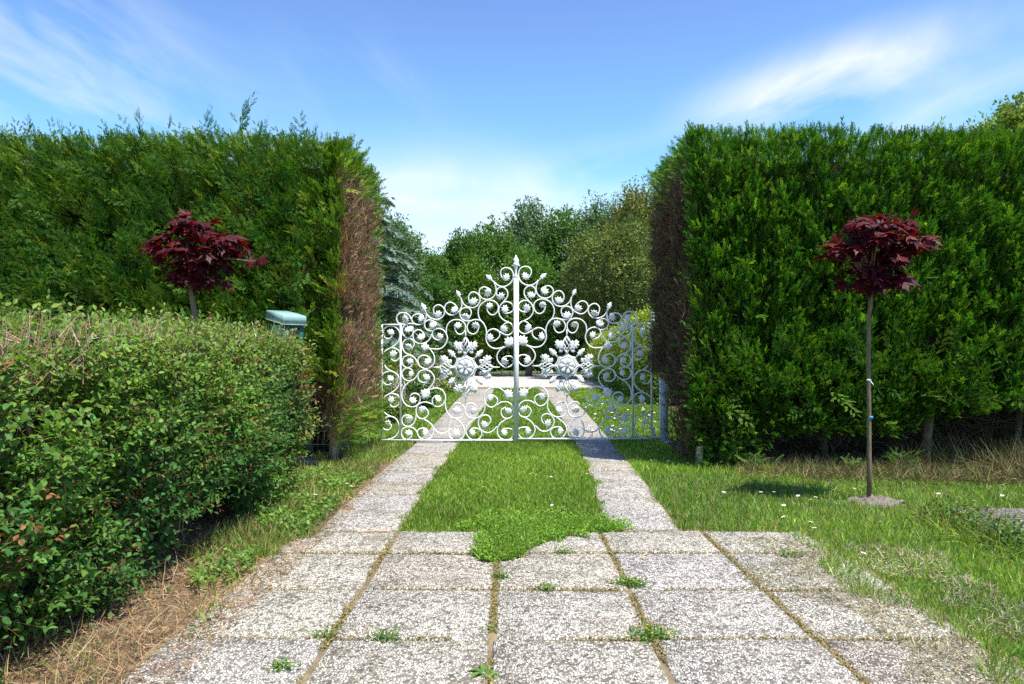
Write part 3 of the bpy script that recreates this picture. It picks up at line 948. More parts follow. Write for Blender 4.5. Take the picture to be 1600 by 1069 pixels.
def low_hedge():
    x0, x1, y0, y1, z1 = -3.15, -1.84, 1.7, 6.62, 1.24
    root = empty('hedge', ((x0 + x1) / 2, (y0 + y1) / 2, 0), 'low bushy small-leaved hedge along the left side of the drive', 'hedge')
    off = np.array(root.location)
    core('branch_shade_core', x0 + .3, x1 - .42, y0 + .2, y1 - .35, .06, z1 - .3, root).location = -off
    P, N = box_samples(x0, x1, y0, y1, .03, z1, .07, (60, 1050, 30, 950, 800))
    ang = fbm(P, 1.2, 81)
    n = len(P)
    near = np.clip((4.2 - P[:, 1]) / 1.4, 0, 1)
    # gaps: leggy and open low down and at the near end
    hol = .6 * fbm(P, 2.6, 82) + .4 * fbm(P, 6.5, 87)
    thr = .37 + .06 * near * (P[:, 2] < 1.1) * (P[:, 2] > .12) + .08 * (P[:, 2] < .35)
    keep = hol > thr
    P, N, near = P[keep], N[keep], near[keep]
    n = len(P)
    side = N[:, 0] > .5
    base_in = np.where(side, .07 * (P[:, 2] < .5) * (1 - P[:, 2] / .5), 0)          # the foot is drawn in a little
    P = P + N * ((fbm(P, 1.7, 83) - .5) * .20 + (fbm(P, 5, 84) - .5) * .22)[:, None] - N * (rng.random(n) ** 1.7 * .28)[:, None]
    P[:, 0] -= base_in
    P[:, 2] *= np.interp(P[:, 1], [1.7, 3.0, 4.5, 6.6], [.92, .95, .99, 1.03])
    D = N * .8 + np.array([0, 0, 1.0]) * rng.uniform(.1, .9, (n, 1)) + jit(n, .4)
    L = rng.uniform(.10, .22, n)
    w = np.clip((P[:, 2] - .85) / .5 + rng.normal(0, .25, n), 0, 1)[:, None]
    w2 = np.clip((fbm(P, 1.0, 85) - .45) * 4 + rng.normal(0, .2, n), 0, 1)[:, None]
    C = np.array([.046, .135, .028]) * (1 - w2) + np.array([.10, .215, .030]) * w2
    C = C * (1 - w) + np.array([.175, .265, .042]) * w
    endf = np.clip((P[:, 1] - 6.15) * 3, 0, 1)[:, None] * (rng.random((n, 1)) < .35)
    C = C * (1 - endf) + np.array([.27, .22, .07]) * endf
    red = rng.random(n) < .035
    C[red] = (.26, .11, .05)
    B, T = Buf(), Buf()
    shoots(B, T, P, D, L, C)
    # freely growing sprigs above the clipped top
    sp = [(-2.45, 4.1), (-2.6, 4.3), (-2.35, 3.9), (-2.2, 4.6), (-2.7, 4.0), (-2.5, 3.7), (-2.3, 3.5), (-2.75, 3.3), (-2.05, 6.3), (-2.1, 6.4), (-2.0, 6.45), (-2.2, 6.2)]
    for (sx, sy) in sp:
        m = 5
        Pn = np.array([[sx, sy, z1 - .05]]) + jit(m, .06)
        shoots(B, T, Pn, np.array([.1, 0, 1]) + jit(m, .3), rng.uniform(.16, .30, m) * (1 if sy < 5 else .7), np.tile([.20, .29, .06], (m, 1)), 9, .045)
    B.build('foliage', M['leaf'], root).location = -off
    # twigs: inside, and clipped tan ends along the top
    m = 4200
    Pi = np.stack([rng.uniform(x0 + .25, x1 - .22, m), rng.uniform(y0, y1 - .1, m), rng.uniform(.03, 1.15, m)], 1)
    T.scatter(STICK, Pi, frames(jit(m, .5) + np.array([.2, -.05, 1.0]), jit(m, 1)), np.stack([rng.uniform(.003, .007, m), rng.uniform(.10, .34, m), rng.uniform(.003, .007, m)], 1), vary((.22, .14, .085), m, .3))
    m = 5200
    Pi = np.stack([rng.uniform(x0 + .2, x1 + .02, m), rng.uniform(y0, y1, m), rng.uniform(z1 - .12, z1 + .09, m)], 1)
    Pi[:, 2] *= np.interp(Pi[:, 1], [1.7, 3.0, 4.5, 6.6], [.92, .95, .99, 1.03])
    kk = rng.random(m) < np.clip(1.25 - (Pi[:, 1] - 2.2) / 4.2, .25, 1)
    Pi = Pi[kk]; m = len(Pi)
    T.scatter(STICK, Pi, frames(jit(m, .45) + np.array([.15, 0, 1]), jit(m, 1)), np.stack([rng.uniform(.003, .006, m), rng.uniform(.06, .17, m), rng.uniform(.003, .006, m)], 1), vary((.42, .30, .19), m, .25))
    # weathered stems on the lower, open part
    for i in range(40):
        sy = rng.uniform(2.6, 6.4); sx = rng.uniform(-2.45, -2.08)
        a = rng.uniform(-.3, .3)
        zz = np.linspace(0, rng.uniform(.5, 1.0), 6)
        T.tube(np.stack([sx + a * .4 * zz + rng.normal(0, .012, 6), sy + a * zz + rng.normal(0, .015, 6), zz], 1), np.linspace(.012, .004, 6) * rng.uniform(.45, .95), 6, tuple(vary((.30, .22, .15), 1)[0]))
    T.build('twig', M['twig'], root).location = -off
    return root


low_hedge()


# ================================================================== IRON GATE
GD = 10.2                       # distance of the gate
GS = F_PX / GD                  # photograph pixels per metre there
KZ = 1 / 9.718
TO = {1: (590, 480), 2: (590, 580), 3: (700, 580), 4: (700, 480), 5: (700, 390), 6: (650, 400)}


def gpt(tile, x, y):
    ox, oy = TO[tile]
    kz = .09355 if tile == 6 else KZ
    return np.array([ox + x * kz, oy + y * kz])


def smooth_path(p, per=7):
    p = np.array(p, float)
    q = np.concatenate([[2 * p[0] - p[1]], p, [2 * p[-1] - p[-2]]])
    out = []
    for i in range(1, len(q) - 2):
        for t in np.linspace(0, 1, per, endpoint=False):
            a, b_, c, d = q[i - 1], q[i], q[i + 1], q[i + 2]
            out.append(.5 * ((2 * b_) + (c - a) * t + (2 * a - 5 * b_ + 4 * c - d) * t ** 2 + (3 * b_ - a - 3 * c + d) * t ** 3))
    out.append(p[-1])
    o = np.array(out)
    for _ in range(6):
        o[1:-1] = .25 * o[:-2] + .5 * o[1:-1] + .25 * o[2:]
    return o


# every scroll: (tile, points, leaf) - leaf = (base x, base y, tip x, tip y) or None
SC = [
    (1, [(228, 425), (200, 465), (150, 482), (100, 452), (85, 385), (110, 320), (170, 285), (240, 290), (310, 340), (338, 420), (320, 510), (270, 575), (190, 625), (120, 665), (95, 695)], (250, 410, 150, 360)),
    (1, [(205, 785), (260, 825), (320, 790), (340, 725), (315, 655), (240, 620), (190, 625)], (185, 740, 290, 690)),
    (2, [(215, 185), (150, 212), (85, 170), (68, 100), (100, 30), (190, 0), (280, 35), (330, 110), (325, 210), (280, 280), (200, 335), (130, 375), (85, 415)], (235, 150, 160, 75)),
    (2, [(105, -92), (150, -30), (220, 5), (270, 30)], None),
    (2, [(190, 500), (215, 535), (260, 547), (318, 510), (340, 440), (310, 370), (230, 340), (180, 352)], (190, 490, 225, 380)),
    (2, [(180, 780), (212, 830), (190, 880), (140, 895), (90, 870), (62, 805), (90, 730), (150, 695), (220, 690), (290, 735), (335, 840), (320, 930), (270, 995), (190, 1030), (90, 1046)], (200, 800, 130, 770)),
    (2, [(105, 625), (150, 665), (220, 692)], None),
    (1, [(440, 258), (370, 262), (310, 240), (285, 180), (310, 110), (390, 82), (470, 115), (510, 190), (545, 245), (615, 270), (690, 245), (733, 170), (735, 80), (705, 20), (692, -20)], (440, 245, 405, 130)),
    (1, [(685, 122), (610, 105), (540, 130), (513, 190), (545, 245)], (685, 120, 630, 225)),
    (1, [(535, 325), (538, 400), (500, 455), (450, 468), (390, 425), (372, 360), (395, 290), (450, 255), (520, 250), (590, 272)], (540, 305, 410, 360)),
    (1, [(715, 430), (670, 365), (610, 345), (550, 385), (535, 450), (560, 520), (630, 555), (720, 545), (790, 490), (820, 410)], (720, 440, 600, 470)),
    (1, [(970, 495), (900, 500), (840, 460), (828, 400), (860, 345), (935, 325), (1010, 360), (1050, 430), (1058, 490), (1030, 570), (960, 630), (880, 640), (780, 625)], (975, 490, 920, 400)),
    (1, [(890, 240), (840, 210), (780, 195), (725, 225), (710, 280), (740, 340), (800, 365), (850, 352)], (895, 238, 785, 300)),
    (1, [(515, 640), (555, 580), (540, 510), (480, 478), (410, 505), (375, 570), (385, 650), (440, 710), (510, 735), (570, 780), (605, 850), (640, 900), (720, 938), (810, 912), (865, 830), (850, 720), (800, 645), (775, 625)], (515, 640, 430, 570)),
    (1, [(800, 775), (745, 742), (680, 732), (622, 775), (612, 830), (640, 900)], (810, 785, 715, 865)),
    (1, [(535, 850), (510, 900), (450, 925), (390, 890), (370, 830), (400, 760), (460, 735), (520, 738)], (545, 840, 440, 810)),
    (2, [(530, -5), (490, -38), (430, -38), (385, -5), (368, 50), (395, 115), (465, 152), (540, 135), (590, 85), (620, 30), (655, -2), (730, -20), (810, 15), (858, 85), (855, 160), (810, 235), (760, 280)], (525, 0, 490, 90)),
    (2, [(780, 140), (730, 170), (670, 170), (620, 130), (612, 60), (650, 0)], (790, 130, 700, 60)),
    (2, [(490, 390), (530, 345), (590, 340), (640, 380), (645, 450), (600, 520), (530, 545), (440, 520), (380, 440), (368, 340), (400, 250), (460, 180), (540, 135)], (490, 410, 580, 480)),
    (2, [(880, 370), (830, 430), (840, 500), (890, 540), (960, 530), (1010, 480), (1035, 400), (1000, 310), (930, 262), (850, 262), (770, 290)], (890, 365, 945, 465)),
    (2, [(715, 545), (760, 600), (768, 655), (735, 705), (680, 725), (620, 705), (585, 640), (590, 560), (630, 500), (700, 470), (770, 478), (840, 505)], (715, 540, 630, 620)),
    (2, [(740, 870), (690, 865), (630, 880), (605, 930), (620, 980), (670, 1030), (740, 1042), (810, 1008), (850, 935), (850, 860), (810, 800), (750, 755), (690, 725)], (750, 875, 705, 985)),
    (2, [(525, 695), (460, 665), (390, 690), (368, 760), (400, 820), (470, 842), (540, 805), (580, 730), (585, 650)], (525, 690, 430, 770)),
    (2, [(525, 950), (510, 1000), (450, 1040), (385, 1010), (360, 940), (390, 870), (460, 848), (540, 860), (590, 910), (620, 980)], (530, 945, 420, 930)),
    (3, [(75, 530), (110, 490), (165, 485), (215, 510), (250, 560), (255, 620), (220, 690), (154, 715), (64, 705), (-6, 640), (-40, 540), (-45, 460), (-34, 400)], (75, 580, 190, 620)),
    (2, [(850, 860), (890, 912), (950, 940), (1010, 940), (1069, 915), (1120, 875)], None),
    (3, [(425, 545), (400, 500), (340, 485), (290, 510), (265, 560), (262, 620), (300, 690), (370, 715), (460, 705), (530, 640), (560, 560), (550, 450)], (420, 560, 360, 650)),
    (3, [(670, 360), (735, 400), (752, 465), (712, 532), (655, 550), (590, 520), (553, 450), (553, 370), (600, 285), (680, 245), (780, 255), (850, 305)], (660, 350, 625, 460)),
    (3, [(880, 545), (820, 580), (803, 635), (830, 695), (890, 722), (960, 700), (998, 630), (985, 545), (930, 480), (860, 465), (790, 480), (740, 525)], (960, 640, 870, 570)),
    (3, [(835, 875), (910, 870), (975, 885), (1000, 950), (960, 1022), (890, 1048), (800, 1020), (750, 950), (750, 870), (800, 785), (880, 735), (950, 705)], (840, 875, 860, 985)),
    (3, [(600, 830), (650, 760), (630, 690), (560, 665), (490, 700), (457, 780), (480, 860), (540, 920), (620, 935), (690, 900), (740, 840)], (580, 865, 525, 760)),
    (3, [(355, 870), (420, 865), (490, 890), (515, 950), (480, 1020), (410, 1048), (330, 1020), (275, 940), (280, 860), (330, 790), (400, 735), (480, 690)], (355, 875, 380, 985)),
    (3, [(60, 740), (20, 830), (8, 920), (30, 1000), (90, 1045), (160, 1045), (225, 1010), (255, 940), (240, 860), (200, 785), (140, 735), (70, 712)], (110, 1000, 150, 880)),
    (4, [(825, 775), (900, 745), (970, 755), (1003, 810), (970, 880), (890, 920), (820, 890), (755, 820), (740, 740), (780, 660), (840, 615), (900, 595)], (825, 775, 890, 880)),
    (4, [(640, 520), (720, 505), (780, 450), (780, 380), (720, 335), (650, 340), (595, 385), (573, 470), (600, 560), (660, 615), (740, 632), (820, 615), (880, 590)], (640, 525, 640, 405)),
    (5, [(850, 970), (930, 965), (990, 920), (988, 850), (930, 800), (860, 795), (800, 840), (768, 920), (780, 1000), (830, 1062), (900, 1100), (960, 1130), (993, 1190), (985, 1250), (930, 1295), (870, 1295), (800, 1262), (745, 1228), (690, 1212)], (850, 970, 880, 850)),
    (4, [(825, 290), (870, 245), (930, 235), (975, 265)], (810, 285, 880, 385)),
    (5, [(590, 880), (600, 940), (640, 985), (690, 995), (740, 960), (765, 890), (750, 830), (700, 785), (620, 770), (540, 800), (480, 860), (455, 940), (465, 1020), (495, 1080), (545, 1135), (575, 1200), (582, 1270), (573, 1350)], (575, 865, 680, 850)),
    (4, [(470, 285), (455, 350), (420, 400), (370, 410), (310, 380), (287, 310), (310, 240), (370, 200), (440, 190), (510, 215), (555, 265)], (475, 280, 360, 270)),
    (4, [(95, 280), (110, 350), (140, 400), (190, 415), (240, 385), (266, 315), (250, 250), (200, 205), (130, 190), (60, 205), (0, 255), (-28, 330), (-25, 410)], (95, 275, 205, 290)),
    (4, [(310, 185), (345, 120), (350, 60), (310, 15), (250, 10), (200, 40), (175, 100), (200, 170), (250, 207), (320, 212), (380, 198)], (320, 180, 210, 120)),
    (5, [(330, 820), (310, 750), (320, 690), (370, 645), (430, 660), (475, 710), (485, 780), (450, 850), (380, 885), (300, 875), (235, 830), (205, 770), (190, 730)], (335, 825, 440, 760)),
    (5, [(640, 605), (590, 580), (530, 570), (480, 610), (470, 670), (500, 730), (570, 760), (640, 752), (700, 710), (728, 640), (722, 560), (690, 490)], (645, 605, 560, 700)),
    (5, [(760, 745), (735, 680), (745, 610), (790, 575), (850, 580), (900, 630), (905, 700), (875, 760), (830, 800)], (755, 745, 850, 680)),
    (5, [(860, 470), (805, 400), (800, 330), (840, 285), (900, 275), (960, 305), (990, 370), (985, 450), (940, 520), (870, 560), (790, 560), (730, 525), (690, 480)], (865, 478, 910, 370)),
    (5, [(140, 880), (90, 825), (30, 800), (-30, 830), (-55, 895), (-30, 955), (25, 995), (90, 992), (160, 950), (198, 890), (208, 820), (195, 740)], (145, 880, 50, 950)),
    (6, [(315, 1015), (290, 930), (295, 870), (345, 822), (405, 825), (460, 870), (478, 935), (450, 1010), (390, 1055), (310, 1062), (235, 1035), (185, 985), (165, 940)], (320, 1020, 420, 940)),
]
FINIALS = [(6, (172, 965), (98, 790)), (5, (195, 750), (132, 622)), (5, (695, 495), (578, 383))]
FANS = [(1, (790, 625), (660, 600)), (2, (780, 275), (680, 410)), (3, (850, 300), (975, 400)), (4, (870, 595), (985, 470))]


def iron_leaf(outline, thick=.010, dome=.018):
    """cast leaf, 1 long along local X(u)/Z(v): base at origin, tip towards +u; returned in (u, thickness, v)"""
    o = np.array(outline, float)
    n = len(o)
    c = o.mean(0)
    rim = np.stack([o[:, 0], np.full(n, -thick / 2), o[:, 1]], 1)
    mid = np.stack([c[0] + (o[:, 0] - c[0]) * .55, np.full(n, -thick / 2 - dome * .8), c[1] + (o[:, 1] - c[1]) * .55], 1)
    back = rim.copy(); back[:, 1] = thick / 2
    V = np.concatenate([rim, mid, [[c[0], -thick / 2 - dome * .35, c[1]]], back, [[c[0], thick / 2, c[1]]]])
    F = []
    for i in range(n):
        j = (i + 1) % n
        F += [(i, j, n + j, n + i), (n + i, n + j, 2 * n), (2 * n + 1 + i, 2 * n + 1 + j, j, i), (2 * n + 1 + j, 2 * n + 1 + i, 3 * n + 1)]
    return V, F


def sym(h):
    return h + [(u, -v) for u, v in h[::-1] if abs(v) > 1e-6]


IVY = [(0, -.10), (.16, -.22), (.22, -.40), (.38, -.28), (.52, -.50), (.60, -.24), (.82, -.34), (.80, -.12), (1.05, -.05), (.84, .10), (.92, .34), (.66, .24), (.62, .52), (.42, .30), (.26, .46), (.20, .22), (.02, .14)]
FIN = [(0, -.06), (.38, -.09), (.46, -.24), (.60, -.16), (.70, -.26), (.80, -.14), (1.05, 0), (.80, .14), (.70, .26), (.60, .16), (.46, .24), (.38, .09), (0, .06)]
FANL = sym([(0, -.0), (.08, -.10), (.2, -.34), (.34, -.28), (.44, -.52), (.56, -.34), (.74, -.44), (.74, -.20), (.95, -.20), (.9, -.06), (1.08, -.0)])
ACA = sym([(0, 0), (.04, -.06), (.18, -.07), (.20, -.24), (.34, -.30), (.36, -.14), (.44, -.12), (.48, -.36), (.62, -.34), (.62, -.12), (.70, -.11), (.76, -.30), (.90, -.22), (.86, -.08), (1.1, 0)])
SPEAR = sym([(0, 0), (.05, -.06), (.30, -.07), (.36, -.24), (.50, -.17), (.60, -.27), (.72, -.15), (.84, -.17), (1.05, 0)])


def leaf_mesh(name, outline, size, mat):
    V, F = iron_leaf(outline, .010 / size, .018 / size)
    B = Buf(); B.raw(V * size, F)
    return B.mesh(name, mat)


def gate(side):
    """one leaf of the double gate; side -1 = left, +1 = right (a mirror image)"""
    ax = 806.0

    def w(p):
        p = np.asarray(p, float)
        x = p[..., 0]
        if side > 0:
            x = ax + (ax - x) * 1.014
            yy = p[..., 1] - 2.0
        else:
            yy = p[..., 1]
        return np.stack([(x - 800) / GS, np.full_like(x, GD), CAM_H + (HOR - yy) / GS], -1)
    hinge = w(np.array([597.0, 688.0]))
    root = empty('gate_leaf', (hinge[0], GD, 0),
                 'left leaf of the white wrought iron gate, in full sun with the tall centre post' if side < 0 else 'right leaf of the white wrought iron gate, half in the shade of the hedge', 'gate')
    off = np.array(root.location)
    local = lambda p: w(p) - off
    r = .0092
    # frame
    B = Buf()
    flat = .026
    def bar(p, q, wd=.022):
        p, q = local(np.array(p, float)), local(np.array(q, float))
        c = (p + q) / 2
        sz = np.abs(q - p) + np.array([wd, flat, wd])
        B.box(c, sz)
    bar((597, 687.6), (801, 687.6), .024); bar((599.6, 507.4), (623.6, 507.4), .018)
    bar((597, 508), (597, 685.3), .020); bar((626, 506), (626, 685.0), .020)
    if side > 0:
        bar((802.5, 436), (802.5, 685.0), .016)
    B.build('frame', M['white'], root)
    if side < 0:
        B = Buf()
        c = local(np.array([806.0, 561.5])); B.box(c + np.array([0, -.004, 0]), (.056, .045, (690.5 - 433) / GS))
        B.box(local(np.array([806.0, 432.0])) + np.array([0, -.004, 0]), (.064, .052, .016))
        B.build('post', M['white'], root)
        # spear finial on the post
        prof = [(0, .016), (.02, .016), (.05, .013), (.10, .018), (.135, .030), (.15, .040), (.165, .034), (.18, .028), (.205, .034), (.22, .030), (.25, .016), (.285, .002)]
        S = Buf()
        n = 10
        V = []
        for z, rr in prof:
            for i in range(n):
                a = 2 * math.pi * i / n
                k = 1 + .22 * math.cos(5 * a) * (z > .1)
                V.append((rr * k * math.cos(a), rr * k * math.sin(a) * .7, z))
        F = [(j * n + i, j * n + (i + 1) % n, (j + 1) * n + (i + 1) % n, (j + 1) * n + i) for j in range(len(prof) - 1) for i in range(n)]
        S.raw(V, F)
        for sg in (-1, 1):
            S.tube([(sg * .012, 0, .11), (sg * .036, 0, .145), (sg * .050, 0, .14), (sg * .052, 0, .125)], [.009, .009, .007, .003], 6)
        o = S.build('finial', M['white'], root, True)
        o.location = local(np.array([806.0, 431.0]))
    # scrolls, each with its ivy leaf
    ivy = leaf_mesh('ivy_leaf', IVY, 1.0, M['white'])
    V, Fc = iron_leaf(IVY, .10, .07)
    Bv = Buf(); Bv.raw(V, Fc); ivy = Bv.mesh('ivy_leaf', M['white'])
    for tile, pts, leaf in SC:
        p = smooth_path([gpt(tile, *q) for q in pts])
        wp = local(p)
        B = Buf()
        ends = np.minimum(np.arange(len(wp)), np.arange(len(wp))[::-1])
        B.tube(wp, r * np.clip(.75 + ends * .05, 0, 1), 7)
        s = B.build('scroll', M['white'], root, True)
        if leaf:
            a, b_ = local(gpt(tile, leaf[0], leaf[1])), local(gpt(tile, leaf[2], leaf[3]))
            o = link('ivy_leaf', ivy, s)
            o.location = a + np.array([0, -.004, 0])
            L = max(np.linalg.norm(b_ - a) * 1.06, .088)
            o.scale = (L, L * .9, L * 1.0)
            o.rotation_euler = (rng.normal(0, .25), -math.atan2(b_[2] - a[2], b_[0] - a[0]), 0)

    def place(name, me, a2, b2, parent, k=1.0, y=0):
        a, b_ = local(np.asarray(a2, float)), local(np.asarray(b2, float))
        o = link(name, me, parent)
        o.location = a + np.array([0, y, 0])
        L = np.linalg.norm(b_ - a)
        o.scale = (L * k, L, L * k)
        o.rotation_euler = (0, -math.atan2(b_[2] - a[2], b_[0] - a[0]), 0)
        return o
    V, Fc = iron_leaf(FIN, .07, .06); Bv = Buf(); Bv.raw(V, Fc); fin = Bv.mesh('leaf_finial', M['white'])
    for t, a, b_ in FINIALS:
        place('leaf_finial', fin, gpt(t, *a), gpt(t, *b_), root)
    V, Fc = iron_leaf(FANL, .08, .05); Bv = Buf(); Bv.raw(V, Fc); fan = Bv.mesh('acanthus_leaf', M['white'])
    for t, a, b_ in FANS:
        place('acanthus_leaf', fan, gpt(t, *a), gpt(t, *b_), root, 1.05, -.008)
    # big rosette with lattice buds and acanthus foliage
    rc = np.array([727.4, 574.0])
    V, Fc = iron_leaf(ACA, .05, .05); Bv = Buf(); Bv.raw(V, Fc); aca = Bv.mesh('acanthus_leaf', M['white'])
    V, Fc = iron_leaf(SPEAR, .06, .05); Bv = Buf(); Bv.raw(V, Fc); spear = Bv.mesh('spear_leaf', M['white'])
    # flower
    B = Buf()
    cl = local(rc)
    n = 28
    for (R0, R1, y0, y1, lob, amp) in [(0, 14.2, -.030, -.014, 8, .05), (0, 8.0, -.044, -.034, 5, .12)]:
        Vv = [cl + np.array([0, y0 - .012, 0])]
        for ring, f in ((.45, .0), (.8, .2), (1.0, 1.0)):
            for i in range(n):
                a = 2 * math.pi * i / n
                rr = R1 * ring * (1 + amp * math.cos(lob * a) * ring) / GS
                dip = .012 * (.5 + .5 * math.cos(lob * a)) * (ring < .9)
                Vv.append(cl + np.array([rr * math.cos(a), y0 + (y1 - y0) * f - dip * (ring > .4), rr * math.sin(a)]))
        Ff = [(0, 1 + i, 1 + (i + 1) % n) for i in range(n)]
        for k in range(2):
            Ff += [(1 + k * n + i, 1 + (k + 1) * n + i, 1 + (k + 1) * n + (i + 1) % n, 1 + k * n + (i + 1) % n) for i in range(n)]
        B.raw(Vv, Ff)
    ros = B.build('rosette', M['greyrose'], root)
    for i in range(7):
        a = 2 * math.pi * (i + .4) / 7
        pb = Buf()
        V, Fc = iron_leaf(sym([(.22, 0), (.3, -.16), (.55, -.30), (.8, -.36), (1.0, -.20), (.9, 0)]), .08, .08)
        pb.raw(V * np.array([1, 1, .85]), Fc)
        o = pb.build('petal', M['white'], ros)
        o.location = cl + np.array([0, -.056, 0])
        o.scale = (.104, .05, .082)
        o.rotation_euler = (0, -a, 0)
    # dark centre button
    B = Buf()
    m = 12
    Vv = [cl + np.array([0, -.078, 0])] + [cl + np.array([.022 * math.cos(t), -.066, .022 * math.sin(t)]) for t in np.linspace(0, 2 * math.pi, m, endpoint=False)]
    B.raw(Vv, [(0, 1 + i, 1 + (i + 1) % m) for i in range(m)])
    B.build('button', M['greyrose'], ros)
    # scalloped rim
    B = Buf()
    t = np.linspace(0, 2 * math.pi, 65)
    rr = (14.6 + .7 * np.cos(8 * t)) / GS
    B.tube(cl + np.stack([rr * np.cos(t), t * 0 - .016, rr * np.sin(t)], 1), .011, 6)
    B.build('rim', M['white'], ros, True)
    for q in range(4):
        A = math.pi / 2 * q
        dirv = np.array([math.cos(A), -math.sin(A)])         # photo pixels, y down
        nrm = np.array([-dirv[1], dirv[0]])
        L0, L1 = 20, 54
        if q in (0, 2):
            L1 = 48 if q == 2 else 50
        # lattice bud of twisted bars
        B = Buf()
        for k in range(6):
            ph = k * math.pi / 3
            tt = np.linspace(0, 1, 22)
            wd = 6.2 * np.sin(math.pi * np.clip((tt * 1.25), 0, 1)) ** .8
            ang = ph + tt * 3.4
            pp = rc + dirv * (L0 + (L1 - L0) * tt)[:, None] + nrm * (wd * np.cos(ang))[:, None]
            wp = local(pp); wp[:, 1] += wd * np.sin(ang) / GS
            B.tube(wp, .0062, 5)
        tt = np.array([0, .5, 1])
        B.tube(local(rc + dirv * (np.array([13, 20, 23]))[:, None]), [.016, .014, .010], 7)
        B.tube(local(rc + dirv * (np.array([L1 - 9, L1 + 3.5]))[:, None]), [.012, .006], 7)
        B.build('lattice_bud', M['white'], root, True)
        for sg in (-1, 1):
            for (r0, l0, r1, l1, kk) in ((26, 4.5, 43.5, 24, .80), (30, 6.0, 46, 11, .72), (25, 5.0, 21.5, 17, .75), (32, 11, 34, 24, .72), (35, 13, 45, 17, .72)):
                place('acanthus_leaf', aca, rc + dirv * r0 + nrm * sg * l0, rc + dirv * r1 + nrm * sg * l1, root, kk * .84, -.010 if r0 < 29 else -.004)
        d2 = unit(dirv + nrm)
        place('spear_leaf', spear, rc + d2 * 20, rc + d2 * 41, root, .85, -.012)
        B = Buf()                                            # little collars between
        for sg in (-1, 1):
            tt = np.linspace(0, 1, 12)
            c0, c1 = rc + d2 * 19, rc + (dirv if sg < 0 else nrm) * 21
            mid = (c0 + c1) / 2 - d2 * 4.5
            pp = ((1 - tt) ** 2)[:, None] * c0 + (2 * tt * (1 - tt))[:, None] * mid + (tt ** 2)[:, None] * c1
            B.tube(local(pp), .008, 6)
        B.build('collar', M['white'], root, True)
    if side > 0:
        B = Buf()
        for zz, hh in ((498, 22), (676, 18)):
            c = local(np.array([596.0, float(zz) + 2]))
            B.tube([c + np.array([.008, 0, -hh / 2 / GS]), c + np.array([.008, 0, hh / 2 / GS])], .022, 10)
            for k in range(4):
                z_ = -hh / 2 / GS + (k + .5) * hh / 4 / GS
                B.tube([c + np.array([.008, 0, z_ - .012]), c + np.array([.008, 0, z_ + .012])], .027, 10)
        B.build('hinge', M['post_paint'], root, True)
    return root


gate(-1)
gate(1)

# square white post that carries the right leaf
root = empty('gate_post', (2.045, 10.28, 0), 'square white painted post beside the right hedge carrying the gate', 'post')
B = Buf()
B.box((0, 0, .46), (.10, .10, .92)); B.box((0, 0, .93), (.116, .116, .022)); B.box((0, 0, .955), (.10, .10, .028), taper=.3)
B.build('shaft', M['post_paint'], root)
B = Buf(); B.box((0, 0, .015), (.2, .2, .034)); B.build('base_plate', M['post_paint'], root)
B = Buf(); B.tube([(-.05, -.02, .08), (-.12, -.03, .08)], .014, 8); B.tube([(-.05, -.02, .80), (-.12, -.03, .80)], .010, 8); B.build('hinge_pin', M['post_paint'], root)


# ================================================================== RED MAPLES
def maple(loc, clumps, trunk_pts, trunk_r, label, nleaf, lsize, spread):
    root = empty('maple_tree', loc, label, 'tree')
    lo = np.array(loc, float)
    T = Buf()
    tp = np.array(trunk_pts)
    T.tube(tp, trunk_r, 9)
    T.build('trunk', M['young_bark'], root, True)
    top = tp[-1]
    Bt, B = Buf(), Buf()
    for (cx, cy, cz, rx, ry, rz, n) in clumps:
        n = int(n * nleaf)
        c = np.array([cx, cy, cz])
        P = unit(jit(n, 1)) * (rng.random((n, 1)) ** .45)
        P = c + P * np.array([rx, ry, rz])
        nb = max(3, n // 7)
        for i in rng.choice(n, nb, replace=False):
            a = top + np.array([0, 0, -.03 + rng.uniform(-.08, .03)])
            mid = (a + P[i]) / 2 + np.array([0, 0, .04])
            Bt.tube(np.array([a, mid, P[i]]), [.007, .0045, .002], 5, (.30, .17, .14))
        out = unit(P - (c - np.array([0, 0, rz * .3])))
        D = out * np.array([1, 1, .25]) + np.array([0, 0, -.38]) + jit(n, .35)
        Nn = np.array([0, -.2, 1.0]) + jit(n, .38) + out * .35
        base = np.array([(.060, .0060, .010), (.080, .0070, .011), (.035, .0045, .009), (.12, .010, .010)])[rng.choice(4, n, p=[.4, .28, .2, .12])]
        L = lsize * rng.uniform(.55, 1.2, n)
        B.scatter(PALM, P, frames(D, Nn), np.stack([L * .8, L, L], 1), vary(base, n, .15, .06))
    B.build('crown', M['maple'], root)
    Bt.build('branch', M['twig'], root, True)
    return root


rp = at(1356, 785, 6.18); rp[2] = 0
mt = maple((rp[0], 6.18, 0), [(.08, 0, 2.13, .30, .28, .13, 90), (.06, 0, 2.27, .24, .22, .06, 36), (.10, 0, 1.97, .20, .2, .12, 40), (.13, 0, 1.82, .17, .2, .09, 32), (-.03, 0, 1.80, .16, .18, .10, 22), (.41, 0, 2.13, .11, .12, .07, 15), (-.22, 0, 2.05, .11, .12, .07, 15), (.32, 0, 1.80, .09, .1, .05, 7), (.36, 0, 2.29, .06, .06, .03, 5)],
           [(0, 0, -.02), (.004, 0, .3), (.008, .005, .7), (.004, 0, 1.1), (.012, .005, 1.5), (.025, 0, 1.62), (.03, 0, 1.85)], [.021, .018, .017, .0165, .016, .017, .012],
           'young red-leaved maple with a thin straight stem standing in the lawn', 1.6, .122, .4)
B = Buf(); B.tube([(.018, -.0, .68), (.018, 0, .70)], .0185, 12); B.build('blue_tie', M['bluetape'], mt)
